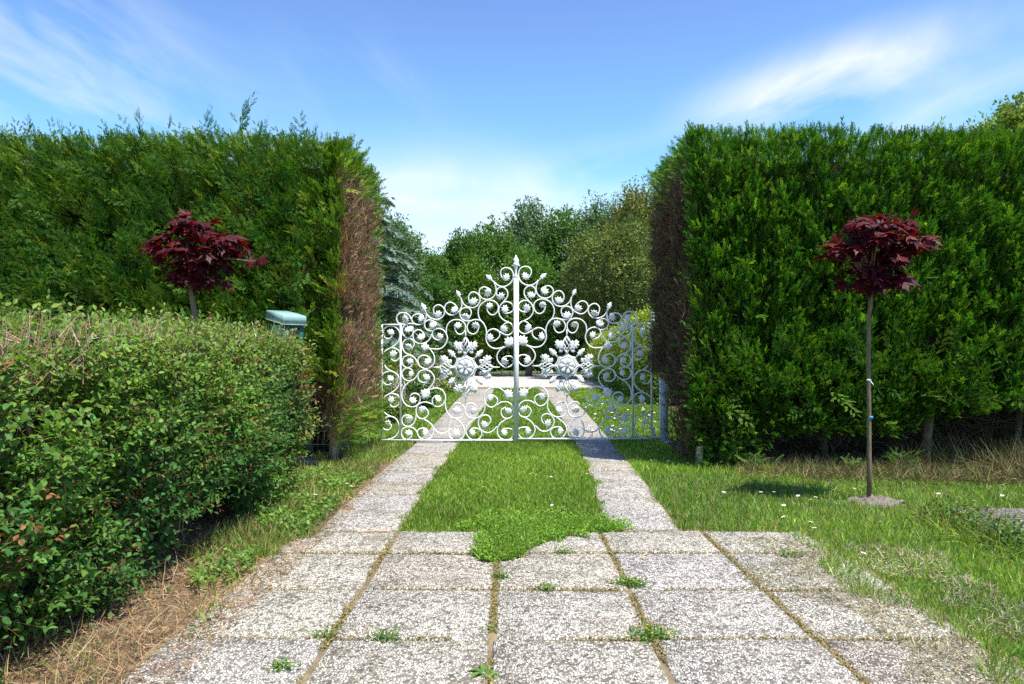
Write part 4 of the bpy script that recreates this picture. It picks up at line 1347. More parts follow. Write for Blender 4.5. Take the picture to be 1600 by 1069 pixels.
B = Buf(); B.tube([(.004, 0, .985), (.006, 0, 1.0)], .0178, 12); B.tube([(.012, -.014, .985), (.03, -.02, .96), (.034, -.02, .95)], [.004, .004, .003], 5); B.build('white_tie', M['whitetag'], mt)
for z in (1.28, 1.52):
    B = Buf(); B.tube([(.008, 0, z), (.008, 0, z + .012)], .0178, 10); B.build('stem_node', M['young_bark'], mt)
mx = at(296, 452, 7.0)
maple((mx[0] + .06, 7.0, 0), [(.0, 0, 2.14, .33, .30, .24, 130), (-.04, 0, 2.38, .20, .2, .09, 44), (.26, 0, 2.22, .16, .2, .10, 34), (-.30, 0, 2.22, .13, .18, .10, 26), (.03, 0, 1.90, .22, .2, .11, 40), (.54, 0, 2.06, .03, .04, .02, 3)],
      [(.0, 0, -.02), (.01, 0, .8), (.01, 0, 1.3), (-.01, 0, 1.55), (-.05, 0, 1.80), (-.08, 0, 2.1)], [.027, .026, .026, .027, .022, .012],
      'bushy red-leaved maple rising behind the low hedge', 1.6, .118, .45)

# mound of dug soil at the foot of the right maple
B = Buf()
nr, na = 7, 36
V = [(rp[0] + .05, 6.16, .045)]
for i in range(1, nr + 1):
    for j in range(na):
        a = 2 * math.pi * j / na
        t = i / nr
        rr = t * (.20 + .03 * math.sin(3 * a) + .02 * math.sin(7 * a + 1))
        V.append((rp[0] + .05 + 1.15 * rr * math.cos(a), 6.16 + .85 * rr * math.sin(a), .045 * (1 - t ** 2) + rng.normal(0, .009) + .004))
F = [(0, 1 + j, 1 + (j + 1) % na) for j in range(na)] + [(1 + i * na + j, 1 + (i + 1) * na + j, 1 + (i + 1) * na + (j + 1) % na, 1 + i * na + (j + 1) % na) for i in range(nr - 1) for j in range(na)]
B.raw(V, F)
M['greysoil'] = rough_mat('grey_soil', [(.25, (.07, .06, .05)), (.55, (.19, .165, .135)), (.8, (.32, .29, .25))], 24, .95, .9, 70)
tag(B.build('soil_mound', M['greysoil']), 'small mound of grey dug soil round the stem of the right maple', kind='structure')

# ================================================================== LETTERBOX
lb = at(447, 489, 7.25)
root = empty('letterbox', (lb[0], 7.25, 0), 'teal green letterbox with a pale sloping lid behind the low hedge', 'letterbox')
th = math.radians(50)
nf = np.array([math.sin(th), -math.cos(th)])            # front, towards the drive
nsd = np.array([-math.cos(th), -math.sin(th)])          # its left flank, towards the viewer


def lbp(u, v, z):
    q = nf * u + nsd * v
    return (q[0], q[1], z)


def prism(B, rows):
    # rows: closed cross-sections of equal length, skinned and capped
    k = len(rows[0])
    V = [p_ for r_ in rows for p_ in r_]
    F = [(i * k + j, i * k + (j + 1) % k, (i + 1) * k + (j + 1) % k, (i + 1) * k + j) for i in range(len(rows) - 1) for j in range(k)]
    F += [tuple(range(k))[::-1], tuple((len(rows) - 1) * k + j for j in range(k))]
    B.raw(V, F)


lz = lambda u: 1.592 - .20 * u                           # the lid slopes down to the front
B = Buf()
dp, wd = .128, .108
prism(B, [[lbp(-dp * f, -wd * f, z), lbp(dp * f, -wd * f, z), lbp(dp * f, wd * f, z), lbp(-dp * f, wd * f, z)] for z, f in ((1.08, .90), (1.3, .95), (1.475, 1.0))])
B.build('body', M['boxgreen'], root)
B = Buf()
rows = []
for v in (-.125, -.118, -.10, .10, .118, .125):
    cr = .004 if abs(v) < .11 else (.002 if abs(v) < .12 else 0)
    sec = [(-.145, -.082), (-.145, -.012), (-.134, cr), (0, cr + .003), (.134, cr), (.145, -.012), (.147, -.082)]
    rows.append([lbp(u, v, lz(u) + h) for u, h in sec])
prism(B, rows)
lid = B.build('lid', M['lid'], root)
B = Buf()
cs4 = [(-.148, -.128), (.150, -.128), (.150, .128), (-.148, .128), (-.148, -.128)]
for i in range(4):
    B.tube([lbp(cs4[i][0], cs4[i][1], lz(cs4[i][0]) - .082), lbp(cs4[i + 1][0], cs4[i + 1][1], lz(cs4[i + 1][0]) - .082)], .003, 6)
B.build('rim', M['rim'], lid)
B = Buf()
prism(B, [[lbp(.112, -.06, z), lbp(.1335, -.06, z), lbp(.1335, .055, z), lbp(.112, .055, z)] for z in (1.30, 1.452)])
B.build('slot', M['slot'], root)
B = Buf(); B.tube([(0, 0, 0), (0, 0, 1.09)], .035, 12); B.box((0, 0, .01), (.18, .18, .02)); B.build('post', M['boxgreen'], root)

# ================================================================== WIRE FENCE UNDER THE LEFT HEDGE
root = empty('wire_fence', (-2.36, 8.66, 0), 'low green wire mesh fence at the foot of the left hedge', 'fence')
B = Buf()
xs = np.arange(-1.2, .56, .075)
for x in xs:
    z = .62 + .012 * math.sin(x * 9)
    B.tube([(x, 0, .0), (x + .004, .01 * math.sin(x * 5), .3), (x, 0, z)], .0026, 5)
for z in (.04, .17, .32, .47, .62):
    B.tube(np.stack([xs, .008 * np.sin(xs * 4), z + .012 * np.sin(xs * 9 + z)], 1), .0030, 5)
B.build('wire_mesh', M['wire'], root)
for x in (.42,):
    B = Buf(); B.tube([(x, .02, 0), (x, .02, 1.0)], .02, 8); B.build('stake', M['wire'], root)
root = empty('fence_post', (-2.03, 8.72, 0), 'weathered wooden fence post leaning at the foot of the left hedge', 'post')
B = Buf()
zz = np.linspace(-.02, .95, 8)
B.tube(np.stack([.035 * zz, 0 * zz, zz], 1), [.062, .060, .058, .057, .056, .056, .055, .053], 14)
B.build('shaft', M['oldwood'], root, True)
B = Buf()
B.tube([(-.07, -.058, .32), (.0, -.066, .325), (.08, -.04, .33)], .003, 5); B.build('wire_tie', M['wire'], root)
# fallen branch against the post
B = Buf()
B.tube([(-2.0, 8.5, .18), (-1.92, 8.46, .22), (-1.82, 8.42, .27), (-1.70, 8.4, .32), (-1.60, 8.4, .38)], [.012, .011, .009, .008, .004], 6, (.5, .38, .26))
B.tube([(-1.70, 8.4, .32), (-1.62, 8.34, .31), (-1.56, 8.3, .33)], [.006, .005, .002], 6, (.5, .38, .26))
tag(B.build('fallen_branch', M['twig'], None, True), 'bare broken branch leaning by the wooden fence post', 'branch')
B = Buf()
B.tube([(-2.75, 8.7, .62), (-2.6, 8.65, .70), (-2.45, 8.66, .82), (-2.3, 8.7, .95)], [.004, .005, .006, .006], 6, (.42, .32, .22))
tag(B.build('bare_twig', M['twig'], None, True), 'thin bare twig sticking out of the dark gap under the left hedge', 'branch')
# stones at the hedge foot
for i, (x, y, s, lab) in enumerate([(-2.36, 8.35, .09, 'larger grey stone lying under the wire fence by the low hedge'), (-2.2, 8.32, .06, 'small brown stone next to the wooden fence post')]):
    B = Buf()
    n = 14
    V, F = [], []
    for a in range(7):
        th = math.pi * a / 6
        for b_ in range(n):
            ph = 2 * math.pi * b_ / n
            rr = s * (1 + .18 * math.sin(3 * ph + a) + .1 * math.cos(5 * th))
            V.append((x + 1.3 * rr * math.sin(th) * math.cos(ph), y + rr * math.sin(th) * math.sin(ph), max(0.0, s * .4 + .65 * rr * math.cos(th))))
    F = [(a * n + b_, (a + 1) * n + b_, (a + 1) * n + (b_ + 1) % n, a * n + (b_ + 1) % n) for a in range(6) for b_ in range(n)]
    B.raw(V, F)
    tag(B.build('stone', M['greysoil'], None, True), lab, 'stone')

# ================================================================== RAISED SLAB IN THE LAWN
B = Buf()
slab(B, [(3.16, 4.82), (4.6, 4.78), (4.65, 5.50), (3.14, 5.52)], .095, .0, .014)
tag(B.build('concrete_slab', M['oldslab']), 'weathered pebbled concrete slab half overgrown in the right lawn', 'slab')
u = rng.random((5200, 2))
sx = 2.95 + u[:, 0] * 1.75; sy = 4.40 + u[:, 1] * 1.2
k = ((sx < 3.26) | (sy < 4.84)) & (fbm(np.stack([sx, sy, sx * 0], 1), 3, 91) > .33)
leaf_patch('weeds', 'tangle of green and dead weeds creeping over the lawn slab', np.stack([sx, sy], 1)[k], .036, [(.07, .15, .03), (.10, .19, .035), (.15, .17, .05), (.05, .10, .03)], z=(.01, .15), flat=.6)
grass('grass', 'long coarse grass round the slab in the right lawn', 3200, (2.85, 4.7), (4.35, 5.6), lambda x, d: ((x < 3.22) | (d < 4.86)) & (fbm(np.stack([x, d, x * 0], 1), 3, 92) > .4), (.10, .25), .0035, .0005, lean=.9, bend=BLADE2, dry=.35, dpow=1.1)

# ferny conifer seedlings and weeds at the foot of the right hedge
for px, d, s_, lab in [(1178, 7.75, .22, 'ferny green conifer sprout at the right hedge foot nearest the gate'), (1330, 7.8, .17, 'ferny green sprout under the right hedge behind the maple stem'), (1405, 7.9, .25, 'largest ferny green sprout in the dry grass right of the maple stem')]:
    o = empty('conifer_sprout', ((px - 800) / F_PX * d, d, 0), lab, 'plant')
    B = Buf()
    m = 46
    a = rng.uniform(0, 6.28, m)
    D = np.stack([np.cos(a), np.sin(a) * .7 - .3, rng.uniform(.25, 1.0, m)], 1)
    put_sprays(B, np.stack([rng.normal(0, .06, m), rng.normal(0, .04, m), rng.uniform(.02, s_ * .6, m)], 1), D, s_ * rng.uniform(.4, .8, m), vary((.075, .15, .024), m, .3), SPIKE, np.array([0, -.4, 1.]) + jit(m, .3), wk=.8)
    B.build('foliage', M['thuja'], o)
    B = Buf(); B.tube([(0, 0, 0), (.01, 0, s_ * .7)], [.006, .003], 5, (.3, .2, .12)); B.build('stem', M['twig'], o)

# short dark stake at the right hedge corner
root = empty('stake', (1.96, 8.02, 0), 'short dark wooden stake at the front corner of the tall right hedge', 'stake')
B = Buf(); B.tube([(0, 0, -.02), (.005, 0, .12), (.008, 0, .24)], [.042, .040, .038], 10); B.build('shaft', M['oldwood'], root, True)

# fallen twigs on the drive
for i, (px, py, ln, an, lab) in enumerate([(1003, 880, .12, 1.2, 'short curved brown twig lying on the right slabs'), (560, 838, .22, .15, 'forked dry conifer sprig lying on the left track')]):
    d = 1428.0 / (py - HOR); x = (px - 800) / F_PX * d
    B = Buf()
    t = np.linspace(0, 1, 7)
    B.tube(np.stack([x + ln * t * math.cos(an), d + ln * t * math.sin(an) + .02 * np.sin(t * 4), .034 + 0 * t], 1), .004, 5, (.75, .5, .32))
    if i:
        for s in range(5):
            B.tube([(x + ln * s / 5, d, .034), (x + ln * s / 5 + .05, d + .04 * (1 if s % 2 else -1), .036)], .0025, 5, (.75, .42, .25))
    tag(B.build('fallen_twig', M['twig']), lab, 'twig')


# ================================================================== GARDEN AND TREES BEYOND THE GATE
def crown_leaves(B, clumps, per, size, cols, tpl=LEAF_S, up=.5, shell=.55):
    """clumps: rows (x, y, z, rx, ry, rz)"""
    for (cx, cy, cz, rx, ry, rz) in clumps:
        n = per
        u = unit(jit(n, 1))
        rad = shell + (1 - shell) * rng.random((n, 1)) ** .6
        P = np.array([cx, cy, cz]) + u * rad * np.array([rx, ry, rz])
        base = np.array(cols[rng.integers(0, len(cols))]) * math.exp(rng.normal(0, .13))
        D = u + jit(n, .6) + np.array([0, 0, -.1])
        Nn = u * .6 + np.array([0, 0, up]) + jit(n, .45)
        B.scatter(tpl, P, frames(D, Nn), size * rng.uniform(.6, 1.3, n), vary(base, n, .18, .08))


def broad_tree(x, y, h, r, label, cols, nclump=80, per=130, size=.17, zb=.12, group='trees beyond the garden', name='tree', conical=0.0, seed=0):
    root = empty(name, (x, y, 0), label, 'tree', group)
    T = Buf()
    th = h * .72
    zz = np.linspace(-.05, th, 8)
    tr = h * .018 + .03
    T.tube(np.stack([.10 * np.sin(zz * .9 + seed), .08 * np.cos(zz * .7), zz], 1), tr * np.linspace(1.3, .3, 8), 8)
    limbs = []
    for i in range(9):
        z0 = h * rng.uniform(.25, .6); a = rng.uniform(0, 6.28); L = r * rng.uniform(.5, .85)
        p0 = np.array([.10 * math.sin(z0 * .9 + seed), .08 * math.cos(z0 * .7), z0])
        p2 = p0 + np.array([math.cos(a) * L, math.sin(a) * L, h * rng.uniform(.12, .28)])
        T.tube(np.array([p0, (p0 + p2) / 2 + np.array([0, 0, -.1]), p2]), [tr * .5, tr * .35, tr * .1], 6)
    T.build('trunk', M['bark'], root, True)
    zc = h * (zb + (1 - zb) * .5); hz = h * (1 - zb) * .5
    n = int(nclump * per * 1.8)
    u = unit(jit(n, 1))
    sd = seed + x * 3.1
    env = .52 + .64 * fbm(u + sd, 1.6, 3) +   .48 * (fbm(u + sd, 4.2, 5) - .5) + .22 * (noise3(u + sd, 11, 8) - .5)
    tz = np.clip((u[:, 2] + 1) / 2, 0, 1)
    cone = 1 - conical * tz * .8
    k = env * (1 - .36 * rng.random(n) ** 1.8)
    P = np.stack([u[:, 0] * r * cone * k * 1.12, u[:, 1] * r * cone * k * 1.12, zc + u[:, 2] * hz * np.minimum(k * 1.06, 1.06)], 1)
    hue = np.array(cols)[np.clip((fbm(u + sd, 3.0, 6) * len(cols)).astype(int), 0, len(cols) - 1)]
    B = Buf()
    B.scatter(LEAF_S, P, frames(u + jit(n, .7), u * .6 + np.array([0, 0, .5]) + jit(n, .5)), size * .8 * rng.uniform(.6, 1.35, n), vary(hue * 1.05, n, .2, .08))
    # leafy sprays that break the outline
    m = 260
    u2 = unit(jit(m, 1) + np.array([0, -.2, .5]))
    env2 = .52 + .64 * fbm(u2 + sd, 1.6, 3) +   .48 * (fbm(u2 + sd, 4.2, 5) - .5) + .22 * (noise3(u2 + sd, 11, 8) - .5)
    t2 = np.clip((u2[:, 2] + 1) / 2, 0, 1)
    for j in range(12):
        kk = env2 * (.96 + .022 * j)
        Q = np.stack([u2[:, 0] * r * (1 - conical * t2 * .8) * kk * 1.12, u2[:, 1] * r * (1 - conical * t2 * .8) * kk * 1.12, zc + u2[:, 2] * hz * np.minimum(kk * 1.06, 1.12)], 1) + jit(m, size * .35)
        B.scatter(LEAF_S, Q, frames(u2 + jit(m, .6), jit(m, .6) + np.array([0, 0, 1.])), size * .75 * rng.uniform(.6, 1.2, m), vary(cols[j % len(cols)], m, .2, .08))
    B.build('crown', M['far'], root)
    return root


GREEN = [(.085, .175, .028), (.105, .20, .034), (.13, .225, .042)]
DARK = [(.055, .13, .022), (.070, .155, .028), (.085, .17, .03)]
BLUEG = [(.095, .165, .075), (.115, .19, .085), (.135, .21, .09)]
OLIVE = [(.15, .17, .042), (.18, .19, .055), (.11, .145, .034)]
YEL = [(.17, .25, .04), (.22, .28, .05), (.12, .2, .03)]


def tree_at(px, top, y, wpx, label, cols, **kw):
    x = (px - 800) / F_PX * y
    h = CAM_H + (HOR - top) / F_PX * y
    return broad_tree(x, y, h, wpx / 2 / F_PX * y, label, cols, **kw)


tree_at(676, 392, 50, 72, 'small round-topped far tree at the left end of the row behind the gate', GREEN, size=.24)
tree_at(722, 372, 52, 82, 'dark green far tree second from the left behind the gate', DARK, size=.25)
tree_at(768, 352, 54, 84, 'mid green far tree left of the gate finial', GREEN, size=.25)
tree_at(828, 322, 58, 100, 'tall bluish green tree rising above the gate finial', BLUEG, size=.27, nclump=95)
tree_at(884, 332, 56, 90, 'fresh green rounded tree right of the tallest bluish one', GREEN, size=.26)
tree_at(934, 308, 54, 90, 'bluish green tree between the olive bush and the rounded green tree', BLUEG, size=.25)
tree_at(998, 288, 50, 110, 'tall olive brown tree beside the right hedge end', OLIVE, size=.24, nclump=95)
tree_at(958, 345, 37, 152, 'broad olive tinged bushy tree standing on the right behind the gate', [(.105, .15, .032), (.14, .175, .045), (.08, .125, .024)], size=.17, zb=.16, nclump=110, per=140, name='bushy_tree')
tree_at(742, 408, 43, 110, 'dense bright green conical tree left of the gate post', [(.09, .19, .02), (.12, .22, .026), (.075, .16, .018)], size=.18, zb=.14, conical=.35, nclump=105, per=140, name='conifer')
tree_at(826, 388, 42, 120, 'dense dark green conical tree right behind the gate post', [(.075, .175, .02), (.10, .205, .028), (.06, .14, .018)], size=.18, zb=.14, conical=.35, nclump=105, per=140, name='conifer')
tree_at(684, 430, 40, 86, 'dense low green tree behind the cedar tips', DARK, size=.18, zb=.12, conical=.3, nclump=85, name='conifer')
tree_at(884, 420, 41, 90, 'dense dark green tree in front of the bluish far trees', DARK, size=.18, zb=.12, conical=.3, nclump=90, name='conifer')
tree_at(1612, 160, 30, 180, 'yellow green tree top showing above the right hedge', [(.20, .26, .045), (.15, .22, .04)], size=.22, nclump=90, group=None, zb=.55)
tree_at(610, 330, 44, 110, 'tall dark tree behind the blue cedar', BLUEG, size=.22, nclump=85)
# unseen ends of the row, beyond the hedges, keep the garden closed
for px, top, y, wpx, lab in [(520, 330, 50, 130, 'far dark tree hidden behind the left hedge'), (1090, 300, 50, 140, 'far green tree hidden behind the right hedge')]:
    tree_at(px, top, y, wpx, lab, DARK, size=.3, nclump=40, per=110)


def shrub(x, y, h, r, label, cols, cat='shrub', name='shrub', group=None, size=.07, per=70, ncl=16, flowers=None, nfl=0, zb=.05):
    root = empty(name, (x, y, 0), label, cat, group)
    cl = []
    for i in range(ncl):
        u = unit(jit(1, 1))[0]
        cl.append((u[0] * r * .62, u[1] * r * .62, h * (zb + .5 + .38 * u[2]), r * .38, r * .38, h * .24))
    B = Buf()
    crown_leaves(B, cl, per, size, cols)
    B.build('foliage', M['leaf'], root)
    T = Buf()
    for i in range(6):
        a = rng.uniform(0, 6.28)
        T.tube([(0, 0, 0), (.2 * r * math.cos(a), .2 * r * math.sin(a), h * .3), (.6 * r * math.cos(a), .6 * r * math.sin(a), h * .75)], [.014, .01, .004], 5, (.4, .3, .2))
    T.build('stem', M['twig'], root)
    if flowers is not None:
        for i in range(nfl):
            u = unit(np.array([[rng.normal(0, 1), -abs(rng.normal(0, 1)), abs(rng.normal(0, .9))]]))[0]
            c = np.array([u[0] * r * .95, u[1] * r * .95, h * .55 + u[2] * h * .5])
            m = 12
            a = np.linspace(0, 4 * math.pi, m, endpoint=False)
            D = np.stack([np.cos(a), np.sin(a), np.linspace(.1, 1.4, m)], 1)
            Fb = Buf()
            Fb.scatter(leaf_tpl(.8, .1, .1), np.tile(c, (m, 1)), frames(D, np.tile([0, 0, 1.], (m, 1))), np.full(m, .055), vary(flowers[i % len(flowers)], m, .1, .03))
            Fb.build('bloom', M['petal'], root)
    return root


RG = [(.055, .13, .022), (.075, .16, .03), (.10, .18, .04)]
PINK, YELL, RED = (.75, .28, .36), (.8, .62, .08), (.45, .03, .03)
for i, (px, d, h, r, cols_, nf, lab) in enumerate([
    (604, 13.5, 1.15, .38, [YELL], 8, 'rose bush with yellow blooms nearest the left hedge end'),
    (628, 15.5, 1.2, .42, [YELL, RED], 7, 'rose bush with red and yellow blooms in the left flower bed'),
    (650, 18.5, 1.15, .45, [RED, PINK], 6, 'rose bush with a few dark red blooms in the left flower bed'),
    (676, 20.5, 1.35, .42, [PINK], 10, 'rose bush covered in pale pink blooms beside the left rosette'),
    (600, 17.5, 1.3, .45, [PINK, YELL], 6, 'rose bush with mixed pink and yellow blooms at the back of the left bed')]):
    shrub((px - 800) / F_PX * d, d, h, r, lab, RG, 'rose bush', 'rose_bush', 'roses in the left flower bed', .055, 60, 15, cols_, nf)
shrub((660 - 800) / F_PX * 16.8, 16.8, .72, .36, 'rounded dark leafy shrub at the lawn edge behind the left gate leaf', [(.035, .11, .02), (.05, .14, .025)], size=.075, ncl=16)
shrub((618 - 800) / F_PX * 13.2, 13.2, .45, .26, 'low pale green plant at the front of the left flower bed', YEL, size=.05)
shrub((690 - 800) / F_PX * 24, 24, .9, .7, 'wide yellowish shrub at the far end of the left bed', YEL, size=.08)
shrub((706 - 800) / F_PX * 27.5, 27.5, .8, .6, 'low dark shrub by the gravel yard behind the left gate leaf', DARK, size=.08)
shrub((640 - 800) / F_PX * 23, 23, 1.5, .9, 'tall loose green bush at the back of the left bed under the cedar', GREEN, size=.08, ncl=22)
for px, d, h, r, lab, cols_ in [(1000, 22, 1.15, .5, 'yellow green leafy plant in the right bed near the hedge end', YEL), (962, 25, 1.1, .55, 'mid green bush in the right bed behind the gate', GREEN),
                                (1030, 19.0, 1.3, .45, 'tall light green plant in the right bed beside the white post', YEL), (935, 30, 1.2, .6, 'mid green bush at the far end of the right bed', GREEN), (985, 27.5, 1.4, .6, 'tall yellow green bush before the garden hedge in the right bed', YEL)]:
    shrub((px - 800) / F_PX * d + .1, d, h, r, lab, cols_, size=.07)
for px, py, lab in [(1003, 618, 'low dark red plant edging the right bed nearest the gate'), (1022, 622, 'dark red edging plant next to the white post in the right bed')]:
    d = 1428 / (py - HOR)
    shrub((px - 800) / F_PX * d, d, .22, .24, lab, [(.13, .02, .025), (.08, .03, .03)], 'plant', 'edging_plant', None, .05, 30, 9)


def garden_hedge(name, line, h0, h1, wid, label, cols, size=.09, dens=260, mat='leaf'):
    (x0, y0), (x1, y1) = line
    root = empty(name, (x0, y0, 0), label, 'hedge')
    L = math.hypot(x1 - x0, y1 - y0)
    d = np.array([x1 - x0, y1 - y0]) / L
    nrm = np.array([-d[1], d[0]])
    B = Buf()
    P, N = box_samples(0, L, -wid / 2, wid / 2, .05, 1.0, .2, (dens, dens, dens, dens, dens))
    hh = h0 + (h1 - h0) * P[:, 0] / L
    Q = np.stack([d[0] * P[:, 0] + nrm[0] * P[:, 1], d[1] * P[:, 0] + nrm[1] * P[:, 1], P[:, 2] * hh], 1)
    Nq = np.stack([d[0] * N[:, 0] + nrm[0] * N[:, 1], d[1] * N[:, 0] + nrm[1] * N[:, 1], N[:, 2]], 1)
    n = len(Q)
    Q = Q + Nq * ((fbm(Q, 1.0, 55) - .5) * .5)[:, None] - Nq * (rng.random(n)[:, None] * .2)
    rep = 3
    Q = np.repeat(Q, rep, 0) + jit(n * rep, .07); Nq = np.repeat(Nq, rep, 0)
    B.scatter(LEAF_S, Q, frames(Nq + jit(n * rep, .6), Nq + jit(n * rep, .5) + np.array([0, 0, .5])), rng.uniform(.6, 1.3, n * rep) * size, vary(np.array(cols)[rng.integers(0, len(cols), n * rep)], n * rep))
    B.build('foliage', M[mat], root)
    C = Buf()
    C.box((d[0] * L / 2, d[1] * L / 2, (h0 + h1) / 4 - .15), (L * .97, wid * .55, (h0 + h1) / 2 * .8 - .2), math.atan2(d[1], d[0]))
    C.build('branch_shade_core', M['core'], root)
    return root


garden_hedge('hedge', ((3.95, 17.5), (4.3, 39)), 2.45, 1.6, 1.3, 'sunlit yellow green garden hedge running back behind the right gate leaf', [(.26, .34, .05), (.30, .36, .06), (.18, .27, .04)], .09, 190)
garden_hedge('hedge', ((-14, 47), (9, 46)), 2.9, 2.9, 1.6, 'long dark hedge closing the gravel yard under the far trees', DARK, .16, 90, 'far')


# blue cedar -----------------------------------------------------------
def cedar():
    x, y = -4.75, 25.0
    root = empty('cedar_tree', (x, y, 0), 'blue grey cedar with drooping layered branches behind the left hedge end', 'tree')
    H = 6.9
    T = Buf()
    zz = np.linspace(-.05, H, 9)
    T.tube(np.stack([.05 * np.sin(zz), 0 * zz, zz], 1), np.linspace(.17, .02, 9), 9)
    T.build('trunk', M['bark'], root, True)
    nb = 44
    for i in range(nb):
        z0 = 1.0 + (H - 1.3) * (i + .5) / nb
        t = (z0 - 1.0) / (H - 1.0)
        a = i * 2.399 + rng.normal(0, .2)
        L = (3.0 * (1 - t) ** .75 + .35) * rng.uniform(.8, 1.12)
        dirv = np.array([math.cos(a), math.sin(a), 0])
        tt = np.linspace(0, 1, 9)
        rib = np.array([0, 0, z0]) + dirv * (L * tt)[:, None] + np.array([0, 0, 1.0]) * (.30 * L * tt * .55 - .42 * L * tt ** 2.2)[:, None]
        B = Buf()
        B.tube(rib, np.linspace(.03, .006, 9), 5, (.10, .085, .07))
        m = int(64 * L / 2 + 20)
        q = rng.uniform(.12, 1, m)
        P = np.stack([np.interp(q, tt, rib[:, k]) for k in range(3)], 1)
        sd = np.cross(dirv, [0, 0, 1.0])
        D = sd * rng.choice([-1, 1], (m, 1)) * rng.uniform(.3, 1, (m, 1)) + dirv * .75 + np.array([0, 0, -.42]) + jit(m, .16)
        S = rng.uniform(.28, .62, m) * (1.15 - .5 * q)
        C = vary(np.where(rng.random((m, 1)) < .35, (.22, .30, .24), (.115, .175, .13)), m, .18, .04)
        put_sprays(B, P, D, S, C, SPR_FINE, np.array([0, 0, 1.0]) + jit(m, .25), wk=.75)
        put_sprays(B, P + jit(m, .05), D * np.array([.8, .8, 1.5]) + jit(m, .3), S * .7, C * .9, SPR, None, wk=.6)
        B.build('branch', M['far'], root)
    return root


cedar()

# small pickets in the left bed
for px, py, lab in [(636, 615, 'short pale plant stake leaning in the left flower bed'), (611, 640, 'thin upright pale stake at the front of the left flower bed')]:
    d = 1428 / (py + 16 - HOR)
    x = (px - 800) / F_PX * d
    B = Buf()
    B.tube([(x, d, 0), (x - (.06 if px == 636 else 0), d, .42)], .022 if px == 636 else .012, 8)
    tag(B.build('plant_stake', M['post_paint'], None, True), lab, 'stake')

# ================================================================== SKY, SUN, CAMERA
world = bpy.data.worlds.new('World')
scene.world = world
world.use_nodes = True
nt = world.node_tree
nt.nodes.clear()
out = nt.nodes.new('ShaderNodeOutputWorld')
bg = nt.nodes.new('ShaderNodeBackground')
SUN_TO = Vector((.30, -.265, 1.0)).normalized()
el = math.asin(SUN_TO.z)
sky = nd(nt, 'ShaderNodeTexSky', sky_type='NISHITA', sun_disc=False, sun_elevation=el, sun_rotation=math.atan2(SUN_TO.x, SUN_TO.y), air_density=1.0, dust_density=.6, ozone_density=2.2)
tc = nd(nt, 'ShaderNodeTexCoord')
sepz = nd(nt, 'ShaderNodeSeparateXYZ')
nt.links.new(tc.outputs['Generated'], sepz.inputs[0])
grad = ramp(nt, [(0.0, (.90, .93, .95)), (.10, (.80, .96, 1.0)), (.22, (.66, .96, 1.0)), (.32, (.66, .88, .99)), (.42, (.64, .75, .96)), (.8, (.5, .6, .95))])
nt.links.new(sepz.outputs[2], grad.inputs[0])
mul = nd(nt, 'ShaderNodeMix', data_type='RGBA', blend_type='MULTIPLY')
mul.inputs[0].default_value = 1
nt.links.new(sky.outputs[0], mul.inputs[6]); nt.links.new(grad.outputs[0], mul.inputs[7])


def cloud(center, size, rot, strength, nscale, stretch, seed, lo=.42, hi=.72):
    """a wisp of cirrus in the given part of the sky"""
    mp = nd(nt, 'ShaderNodeMapping', vector_type='TEXTURE')
    mp.inputs['Location'].default_value = center
    mp.inputs['Scale'].default_value = size
    mp.inputs['Rotation'].default_value = (0, rot, 0)
    nt.links.new(tc.outputs['Generated'], mp.inputs[0])
    g = nd(nt, 'ShaderNodeTexGradient', gradient_type='QUADRATIC_SPHERE')
    nt.links.new(mp.outputs[0], g.inputs[0])
    m2 = nd(nt, 'ShaderNodeMapping', vector_type='TEXTURE')
    m2.inputs['Rotation'].default_value = (0, rot, 0)
    m2.inputs['Scale'].default_value = stretch
    m2.inputs['Location'].default_value = (seed, seed * .7, 0)
    nt.links.new(tc.outputs['Generated'], m2.inputs[0])
    n = nd(nt, 'ShaderNodeTexNoise', i_Scale=nscale, i_Detail=9, i_Roughness=.58, i_Distortion=.8)
    nt.links.new(m2.outputs[0], n.inputs['Vector'])
    r = ramp(nt, [(lo, (0, 0, 0)), (hi, (1, 1, 1))])
    nt.links.new(n.outputs[0], r.inputs[0])
    gr = ramp(nt, [(0, (0, 0, 0)), (.45, (1, 1, 1))])
    nt.links.new(g.outputs[0], gr.inputs[0])
    a = nd(nt, 'ShaderNodeMath', operation='MULTIPLY')
    nt.links.new(gr.outputs[0], a.inputs[0]); nt.links.new(r.outputs[0], a.inputs[1])
    b_ = nd(nt, 'ShaderNodeMath', operation='MULTIPLY')
    nt.links.new(a.outputs[0], b_.inputs[0]); b_.inputs[1].default_value = strength
    return b_.outputs[0]


def dirpx(px, py):
    v = np.array([(px - 800) / F_PX, 1.0, (HOR - py) / F_PX])
    return tuple(v / np.linalg.norm(v))


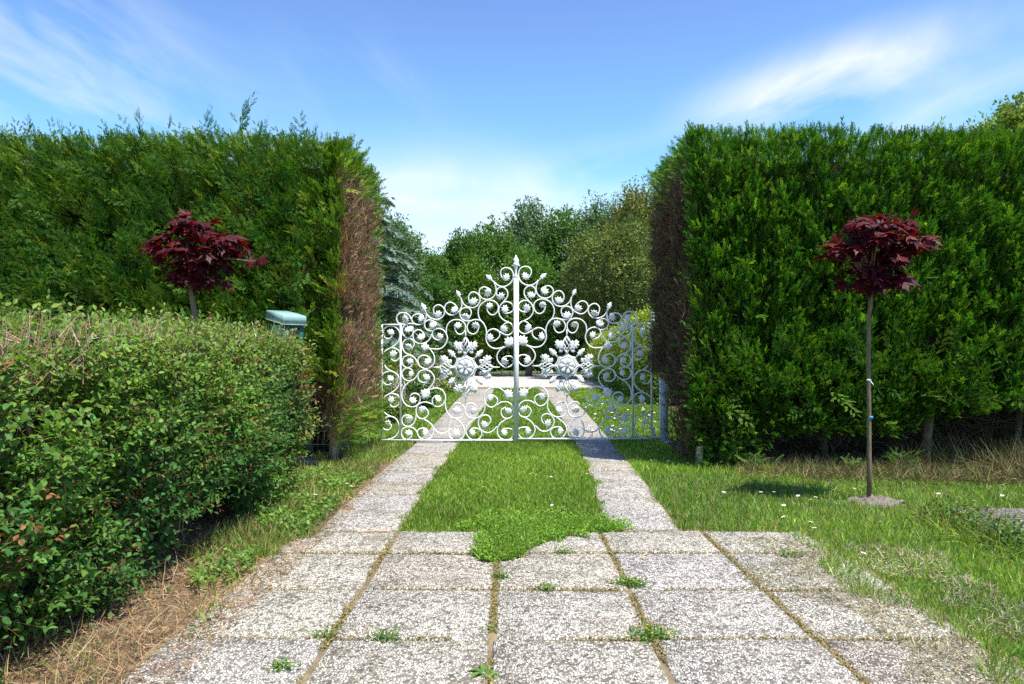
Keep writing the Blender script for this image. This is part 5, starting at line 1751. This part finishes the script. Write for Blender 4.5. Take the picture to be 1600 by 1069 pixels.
masks = [
    cloud(dirpx(1300, 134), (.235, .6, .075), -.16, .85, 3.6, (1, 1, .52), 3.1, .32, .60),
    cloud(dirpx(1530, 165), (.22, .6, .06), -.30, .40, 3.5, (1, 1, .35), 5.2, .38, .66),
    cloud(dirpx(110, 130), (.42, .7, .20), .55, .45, 4.0, (1, 1, .28), 8.4, .40, .74),
    cloud(dirpx(700, 330), (.42, .7, .13), .05, .75, 2.6, (1, 1, .5), 1.7, .30, .66),
    cloud(dirpx(960, 290), (.24, .7, .08), -.12, .5, 3.6, (1, 1, .4), 2.9, .36, .66),
    cloud(dirpx(560, 130), (.16, .5, .12), .7, .12, 5, (1, 1, .3), 6.3, .45, .75),
]
cur = mul.outputs[2]
for mk in masks:
    mx_ = nd(nt, 'ShaderNodeMix', data_type='RGBA')
    nt.links.new(mk, mx_.inputs[0])
    nt.links.new(cur, mx_.inputs[6])
    mx_.inputs[7].default_value = (4.3, 4.4, 4.5, 1)
    cur = mx_.outputs[2]
nt.links.new(cur, bg.inputs[0])
bg.inputs[1].default_value = .13
nt.links.new(bg.outputs[0], out.inputs[0])

sl = bpy.data.lights.new('sun', 'SUN')
sl.energy = 4.6
sl.angle = math.radians(.53)
sl.color = (1.0, .955, .87)
so = bpy.data.objects.new('sun', sl)
COL.objects.link(so)
so.rotation_euler = (-SUN_TO).to_track_quat('-Z', 'Y').to_euler()
so.location = (4, -4, 12)

cd = bpy.data.cameras.new('camera')
cd.sensor_width = 36
cd.lens = 36 * F_PX / 1600
cd.clip_start = .05
cd.clip_end = 2000
co = bpy.data.objects.new('camera', cd)
COL.objects.link(co)
co.location = (0, 0, CAM_H)
co.rotation_euler = (math.radians(90) + math.atan((HOR - 534.5) / F_PX), 0, 0)
scene.camera = co

scene.view_settings.view_transform = 'Standard'
scene.view_settings.look = 'None'
scene.view_settings.exposure = 1.0
scene.view_settings.gamma = 1.0
scene.render.film_transparent = False
scene.cycles.max_bounces = 8
scene.cycles.diffuse_bounces = 3
scene.cycles.transmission_bounces = 4
scene.cycles.use_denoising = False
